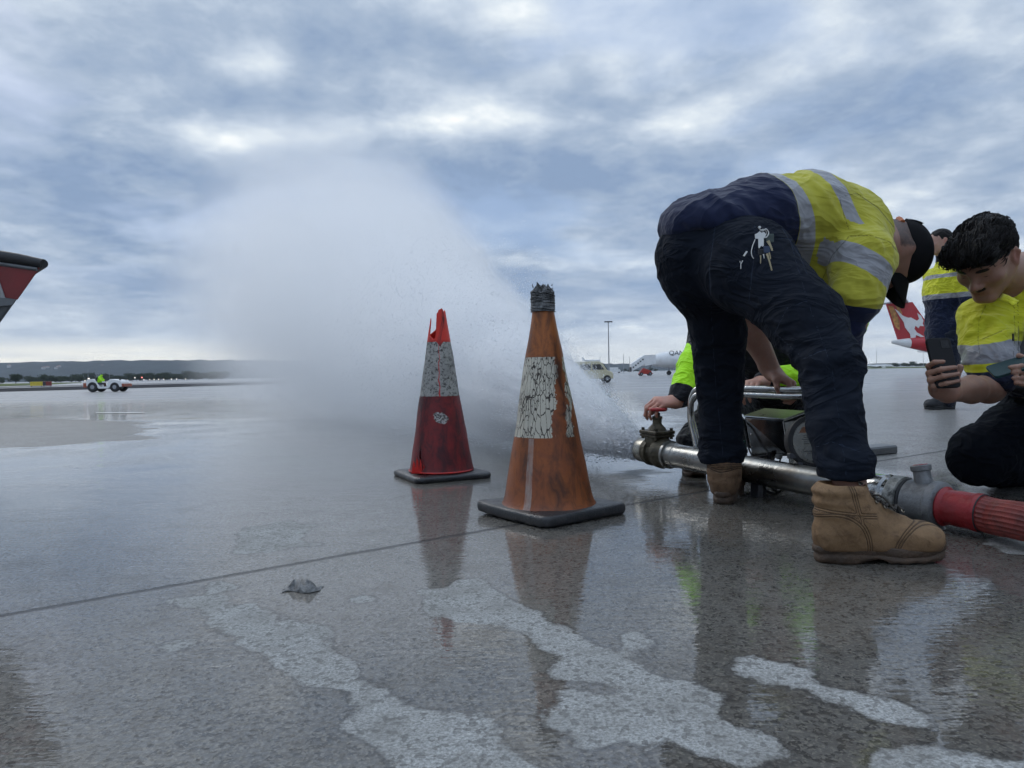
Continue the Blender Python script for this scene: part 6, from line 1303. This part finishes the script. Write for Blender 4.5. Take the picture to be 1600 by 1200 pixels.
prD = head_prims(hdD, FD, sD)+[cap(hN, nkD, .060, .070, .04), cap(hN+[0.01, .02, -.01], nkD+[0, 0, -.02], .058, .066, .03), cap(nkD, chD, .10, .15, .05), cap(chD, peD, .15, .14, .05), cap(nkD+[0, 0, -.06], shDR, .08, .065, .04), cap(nkD+[0, 0, -.06], shDL, .08, .065, .04), cap(shDR, elD, .055, .050, .03), cap(elD, elD+(wrD-elD)*.45, .041, .040, .02), cap(elD+(wrD-elD)*.45, wrD, .040, .028, .02),
   cap(shDL, elDL, .055, .048), cap(elDL, wrDL, .046, .029), cap(peD, hipD, .13, .10, .04), cap(hipD, knD, .085, .06, .04), cap(knD, ank, .055, .038), cap(hip2, kn2, .085, .06, .04), cap(kn2, an2, .055, .038), cap(ank, ank+[.08, .05, -.04], .03), cap(an2, an2+[-.02, -.08, -.05], .03)]+palm+fing+hand2
lo, hi = bounds([hdD, nkD, shDR, shDL, elD, wrD, wrDL, elDL, peD, knD, ank, kn2, an2, P(1450, 580, 2.05)], .17)
V, F = mesh_sdf(prD, .0042, lo, hi, smooth=1); rd, ha = head_attr(V, hdD, FD, sD, True, .30)
loc = ((V-hdD)@FD)/sD; ha = np.maximum(ha, .47*np.exp(-(((loc-[-.078, .012, -.012])/[.02, .012, .028])**2).sum(1)))
mk('body', V, F, skinD, D_, True, attrs={'red': rd, 'hairy': ha})
# hair: thick wavy top swept forward over the brow, short sides
LD = lambda x, y, z: hdD+FD@(np.array([x, y, z])*sD)
ext = [ell(LD(0, .040, .078), (.076, .062, .044), FD, .03), ell(LD(-.02, .078, .072), (.056, .036, .034), FD, .03), ell(LD(.03, .074, .072), (.05, .034, .032), FD, .03), ell(LD(0, -.03, .072), (.074, .078, .052), FD, .03), cap(LD(-.078, .006, .012), LD(-.078, .010, -.016), .0085, .005, .012), cap(LD(.078, .006, .012), LD(.078, .010, -.016), .0085, .005, .012)]
cutD = [ell(LD(0, .116, -.002), (.104, .070, .064), FD, .014, True), bxs(LD(0, .06, -.10), (.2, .075, .105), FD, k=.012, sub=True), ell(LD(0, -.03, -.105), (.12, .14, .080), FD, .02, True), ell(LD(.086, -.004, -.006), (.026, .034, .040), FD, .006, True), ell(LD(-.086, -.004, -.006), (.026, .034, .040), FD, .006, True)]
hair_cap('hair', hdD, FD, sD, ext, cutD, m_hair, D_, 12, .012, 46, .0034, strands=1800, slen=.026)
fr_ = MB(); g = np.random.default_rng(3)
for k in range(70):
    x = g.uniform(-.07, .06); p = LD(x, .088-.4*abs(x)*.5, .080+g.normal(0, .008)); e = LD(x+g.normal(-.006, .012), .104-.3*abs(x)*.5, .052+g.normal(0, .006)); m_ = (p+e)/2+FD[:, 1]*.010
    fr_.tube([p, m_, e, e+FD[:, 0]*g.normal(-.004, .004)-FD[:, 1]*.003], [.0026, .0026, .0015, .0004], 4, False)
fr_.build('fringe', m_hair, D_, True)
# shirt
sh = [ell(chD+[-.01, -.02, -.02], (.20, .17, .20), None, .06), cap(chD, peD+[0, 0, .06], .180, .165, .05), cap(nkD+[0, 0, -.09], shDR, .11, .085, .05), cap(nkD+[0, 0, -.09], shDL, .11, .085, .05), cap(nkD+[-.01, -.01, -.06], chD, .10, .17, .05), cap(shDR, P(1548, 572, 2.36), .083, .074, .04), cap(P(1548, 572, 2.36), P(1548, 590, 2.345), .072, .066, .02), cap(shDL, elDL, .083, .066, .04), cap(elDL, elDL+(wrDL-elDL)*.5, .062, .056),
      cap(nkD+[-.075, -.065, -.055], nkD+[.05, .05, .0], .028, .032, .02), ell(elD+[-.02, -.045, -.03], (.06, .05, .045), None, .006, True), cap(hN, nkD+[0, 0, -.035], .068, .068, .012, True)]
armD = [shDR+[0, 0, .04], P(1548, 572, 2.36), P(1546, 600, 2.34)]
def attrD(V):
    W_ = V+.01*(np.stack([fbm(V*6+t, 2, 3+t) for t in range(3)], 1)-.5); ta, da = seg_t(W_, armD)
    z = W_[:, 2]; zt = P(1540, 537, 2.45)[2]; inarm = (da < .105) & (W_[:, 0] < P(1556, 600, 2.4)[0])
    zb = z-.10*(W_[:, 0]-P(1540, 600, 2.5)[0])
    tape = np.minimum(zb-(zt-.055), zt+.006-zb); navy = (zt-.080)-zb
    nb = (W_-(nkD+[.03, .05, -.01])); dn = .075-np.linalg.norm(nb*[1, 1, 1.2], axis=1)
    return {'tape': tape, 'navy': np.maximum(navy, dn)}
garment('shirt', sh, *bounds([nkD, shDR, shDL, chD, peD, elDL, wrDL, P(1548, 600, 2.34)], .19), .0055, cloth('hivis_yellow_near', (.56, .56, .025), [('navy', (.008, .013, .034)), ('tape', (.25, .25, .27))], fold=.35, fs=5), D_, (.024, 7), 51, along=(.5, 0, 1), st=.5, seams=[[(1540,478),(1530,500),(1528,530),(1532,560)],[(1590,470),(1592,520),(1590,560)],[(1584,472),(1586,520),(1583,560)],[(1535,530),(1575,513)]], attr=attrD)
# collar and pocket flap
mY = bpy.data.materials['hivis_yellow_near']; mYp = cloth('hivis_yellow_trim', (.58, .58, .028), fold=.3, fs=14)
def patch(parent, corners, nx_, ny_, bulge, mt, name, seed, th=.003):
    c = [np.asarray(q, float) for q in corners]; nn_ = np.cross(c[1]-c[0], c[3]-c[0]); nn_ /= np.linalg.norm(nn_); nn_ = nn_ if nn_[1] < 0 else -nn_; V = []
    for i in range(nx_+1):
        for j in range(ny_+1):
            u, v_ = i/nx_, j/ny_; p = (c[0]*(1-u)+c[1]*u)*(1-v_)+(c[3]*(1-u)+c[2]*u)*v_; V.append(p+nn_*bulge*(math.sin(math.pi*u)*math.sin(math.pi*v_*.9+.1)))
    V = np.array(V); V += nn_*((fbm(V*30, 3, seed)-.5)*.012)[:, None]; F = [(i*(ny_+1)+j, (i+1)*(ny_+1)+j, (i+1)*(ny_+1)+j+1, i*(ny_+1)+j+1) for i in range(nx_) for j in range(ny_)]
    o = mk(name, V, F, mt, parent, True); s_ = o.modifiers.new('s', 'SOLIDIFY'); s_.thickness = th; s_.offset = 0; return o
fd = 2.36
patch(D_, [P(1535, 532, fd+.035), P(1574, 514, fd-.02), P(1575, 530, fd-.03), P(1553, 545, fd-.01)], 10, 6, .012, mYp, 'pocket_flap', 1)
patch(D_, [P(1566, 458, 2.39), P(1592, 470, 2.33), P(1583, 478, 2.32), P(1560, 468, 2.37)], 8, 5, .008, mYp, 'collar', 2)
MB().box(P(1583, 527, 2.325), (.002, .003, .012), bev=.001).build('pen_clip', m_rub, D_)
# trousers
td = [ell(peD+[0, 0, .0], (.19, .17, .14), None, .05), cap(hipD, P(1585, 690, 2.58), .150, .122, .05), cap(P(1585, 690, 2.58), knD+[0, 0, .012], .122, .098, .04), cap(knD+[.02, .03, .0], ank, .093, .075, .04), cap(hip2, kn2, .145, .10, .05), cap(kn2, an2+[0, 0, .04], .095, .075, .04), bxs(P(1560, 600, 2.5)*[1, 1, 0]+[0, 0, -.05], (2, 2, .051), None, .001, .01, True)]
garment('trousers', td, *bounds([peD, hipD, knD, ank, hip2, kn2, an2], .22), .0065, cloth('trouser_navy_near', (.0065, .009, .015), fold=.45, fs=6, sheen=.0, spec=.1), D_, (.011, 8), 61, along=(1, 0, .6), st=2.0)
MB().tube(spline([P(1520, 592, 2.55), P(1560, 600, 2.50), P(1600, 606, 2.48), P(1660, 610, 2.5)], 6), .014, 8).build('belt', m_rub, D_, True)
boot(D_, an2*[1, 1, 0], (-.2, -1), shaft=.15, laces=False, h=.005); boot(D_, ank*[1, 1, 0]+[.06, .06, 0], (.8, .6), shaft=.12, laces=False, h=.006)
# ---------------------------------------------------------------- phones
m_ph = mat('phone_black', (.008, .008, .009), .5, var=.2, bump=.0, spec=.2); m_phs = mat('phone_rail', (.03, .03, .032), .2, .8, bump=0)
def phone(c, ex, ey, w_, h_, lb, mt, cam_=True):
    ex = np.asarray(ex, float); ey = np.asarray(ey, float); Fp = frame(x=ex, y=ey); r = empty('phone', c, lb, 'phone')
    def rrect(w__, h__, rr, z): return [c+Fp@np.array([sx_*(w__-rr)+rr*math.cos(a), sy_*(h__-rr)+rr*math.sin(a), z]) for k, (sx_, sy_) in enumerate([(1, 1), (-1, 1), (-1, -1), (1, -1)]) for a in [math.pi/2*(k+j/6) for j in range(7)]]
    MB().prism(rrect(w_/2, h_/2, .010, -.0045), Fp[:, 2]*.009).build('case', mt, r, bevel=.0018)
    MB().prism(rrect(w_/2-.003, h_/2-.003, .008, -.0046), -Fp[:, 2]*.0006).build('screen', m_glassd, r)
    if cam_:
        m_ = MB(); m_.prism([c+Fp@(np.array([sx_*.012+w_/2*.42, sy_*.012+h_/2*.72, .0046])) for sx_, sy_ in ((1, 1), (-1, 1), (-1, -1), (1, -1))], Fp[:, 2]*.0008); m_.build('camera_bump', m_phs, r)
    return r
xp = P(1489, 533, 2.09)-P(1458, 535, 2.09); 
phc = P(1473, 567, 2.082)
phone(phc, P(1488, 566, 2.085)-P(1458, 567, 2.08), P(1462, 535, 2.10)-P(1487, 600, 2.065), .072, .148, 'black phone held upright in the kneeling man\'s raised hand', m_ph)
phone(P(1590, 570, 2.095), P(1615, 556, 2.08)-P(1560, 572, 2.11), P(1590, 556, 2.15)-P(1594, 588, 2.06), .142, .074, 'dark teal phone held flat, cut by the right frame edge', mat('phone_teal', (.012, .045, .048), .35, var=.2, bump=0), False)
# ================================================================ SPRAY AND MIST
Nz = PP(-.005); tgt = P(508, 448, 12.0); ax = tgt-Nz; AL = np.linalg.norm(ax); ax = ax/AL
Fz = frame(x=ax, z=(0, 0, 1))
def Rz(x): return .035+.262*np.power(max(x, 0), .98)*(1+.10*min(1, max(0, x)/6)) if x > 0 else .035
def vol_mat(name, x0, x1, k0, near):
    m = bpy.data.materials.new(name); m.use_nodes = True; n = NT(m.node_tree); tcd = n('ShaderNodeTexCoord').outputs['Object']; s_ = n('ShaderNodeSeparateXYZ', {0: tcd})
    x = s_.outputs[0]; xr = n.m('MAXIMUM', x, .001); Rr = n.m('ADD', .035, n.m('MULTIPLY', n.m('POWER', xr, .98), n.m('ADD', .262, n.mr(x, 0, 6, 0, .0262))))
    rho = n.m('SQRT', n.m('ADD', n.m('POWER', n.m('ABSOLUTE', s_.outputs[1]), 2.0), n.m('POWER', n.m('ABSOLUTE', s_.outputs[2]), 2.0)))
    u = n.m('DIVIDE', rho, Rr)
    if near:
        st = n.scale(tcd, 1.2, 9, 9); nz = n('ShaderNodeTexNoise', {'Vector': n('ShaderNodeCombineXYZ', {0: n.m('MULTIPLY', x, 2.2), 1: n.m('DIVIDE', s_.outputs[1], n.m('MULTIPLY', Rr, .22)), 2: n.m('DIVIDE', s_.outputs[2], n.m('MULTIPLY', Rr, .22))}).outputs[0], 'Scale': 1.0, 'Detail': 5.0, 'Roughness': .62, 'Distortion': .3}).outputs[0]
        uu = n.m('ADD', u, n.m('MULTIPLY', n.m('SUBTRACT', nz, .5), 1.3)); d = n.mr(uu, .62, .98, 1, 0, True)
        d = n.m('MULTIPLY', d, n.m('DIVIDE', k0, Rr)); d = n.m('MULTIPLY', d, n.mr(x, x1-1.4, x1, 1, 0, True)); d = n.m('MULTIPLY', d, n.mr(nz, .3, .62, .2, 1.8))
        d = n.m('MULTIPLY', d, n.mr(x, .0, 1.8, 4.5, .9))
    else:
        nz = n.noise(tcd, .8, 6, .62, .3); uu = n.m('ADD', u, n.m('MULTIPLY', n.m('SUBTRACT', nz, .5), .55)); d = n.mr(uu, .60, 1.0, 1, 0, True)
        d = n.m('MULTIPLY', d, n.m('DIVIDE', k0, Rr)); d = n.m('MULTIPLY', n.m('MULTIPLY', d, n.mr(x, x0, x0+2.2, 0, 1, True)), n.mr(n.m('ADD', x, n.m('MULTIPLY', nz, 2.0)), x1-4.0, x1-.3, 1, 0, True)); d = n.m('MULTIPLY', d, n.mr(nz, .3, .7, .6, 1.35))
    v = n('ShaderNodeVolumePrincipled', {'Color': (.995, .997, 1.0), 'Density': d, 'Anisotropy': .35})
    n('ShaderNodeOutputMaterial', {1: v.outputs[0]}); return m
FLIP = True
def vol_obj(name, x0, x1, m, lb, cat, over=1.12):
    V = []; F = []; n_ = 24; xs_ = np.linspace(x0, x1, 14)
    for x in xs_:
        for j in range(n_): a = 2*math.pi*j/n_; r = Rz(x)*over+.01; V.append((x, r*math.cos(a), r*math.sin(a)))
    for i in range(13):
        for j in range(n_): F.append((i*n_+j, (i+1)*n_+j, (i+1)*n_+(j+1) % n_, i*n_+(j+1) % n_))
    F.append(tuple(range(n_))); F.append(tuple(range(13*n_, 14*n_))[::-1]); F = [f[::-1] for f in F] if FLIP else F
    o = mk(name, V, F, m); o.matrix_world = Matrix.Translation(Vector(Nz)) @ Matrix([list(r_) for r_ in Fz]).to_4x4(); tag(o, lb, cat, kind='stuff'); return o
vol_obj('water_spray', 0.0, 3.4, vol_mat('spray_volume', 0, 3.4, 1.9, True), 'white jet of water spraying from the valve', 'water spray')
vol_obj('mist_cloud', 1.4, 13.2, vol_mat('mist_volume', 1.4, 13.2, 1.3, False), 'large pale cloud of water mist behind the cones', 'mist')
# droplets and streaks thrown off the jet
g = np.random.default_rng(9); V = []; F = []
def drop(p, d, L_, w_):
    d = d/np.linalg.norm(d); u = np.cross(d, g.normal(0, 1, 3)); u /= np.linalg.norm(u)+1e-9; v = np.cross(d, u); b = len(V)
    V.extend([p-d*L_*.5, p+u*w_, p-u*w_*.5+v*w_*.87, p-u*w_*.5-v*w_*.87, p+d*L_*.5]); F.extend([(b, b+1, b+2), (b, b+2, b+3), (b, b+3, b+1), (b+4, b+2, b+1), (b+4, b+3, b+2), (b+4, b+1, b+3)])
for k in range(85000):
    x = 3.0*g.random()**(2.4 if k % 2 else 1.5)+.01; a = g.random()*6.283; u = abs(g.normal(.86, .20)) if k % 3 else g.random()**.6; r = Rz(x)*u; p = np.array([x, r*math.cos(a), r*math.sin(a)]); d = np.array([1, r*math.cos(a)/(x+.15), r*math.sin(a)/(x+.15)])
    pw = Nz+Fz@p; dw = Fz@d
    if pw[2] < .004: continue
    drop(pw, dw+g.normal(0, .05, 3), (.005+.040*g.random()**2)/(1+.5*x), (.0007+.0019*g.random()**3)*(.7+.45*x))
for k in range(2500):
    x = 2.+5*g.random(); a = g.random()*3.14; r = Rz(x)*abs(g.normal(1.0, .12)); p = Nz+Fz@np.array([x, r*math.cos(a), r*math.sin(a)])
    if p[2] > .01: drop(p, g.normal(0, 1, 3), .006, .0022)
md_ = bpy.data.materials.new('water_drops'); md_.use_nodes = True; n = NT(md_.node_tree)
b = n('ShaderNodeBsdfPrincipled', {'Base Color': (.95, .97, 1.0), 'Roughness': .3, 'IOR': 1.33}); t_ = n('ShaderNodeBsdfTranslucent', {0: (.95, .97, 1.0)}); mx = n('ShaderNodeMixShader', {0: .5, 1: t_.outputs[0], 2: b.outputs[0]}); n('ShaderNodeOutputMaterial', {0: mx.outputs[0]})
V = np.array(V); o = mk('spray_droplets', V, np.array(F), md_); tag(o, 'fine flying droplets around the edges of the water jet', 'water droplets', kind='stuff')
# ================================================================ AIR
hb = MB().box((0, 1650, 60), (3700, 1800, 62)); hz = hb.build('haze', None); hm = bpy.data.materials.new('haze_air'); hm.use_nodes = True; n = NT(hm.node_tree)
v = n('ShaderNodeVolumePrincipled', {'Color': (.80, .88, 1.0), 'Density': .00008, 'Anisotropy': .0}); n('ShaderNodeOutputMaterial', {1: v.outputs[0]}); hz.data.materials.clear(); hz.data.materials.append(hm); hm.cycles.homogeneous_volume = True; hz['kind'] = 'stuff'; hz['label'] = 'thin bluish haze in the air towards the ridge'
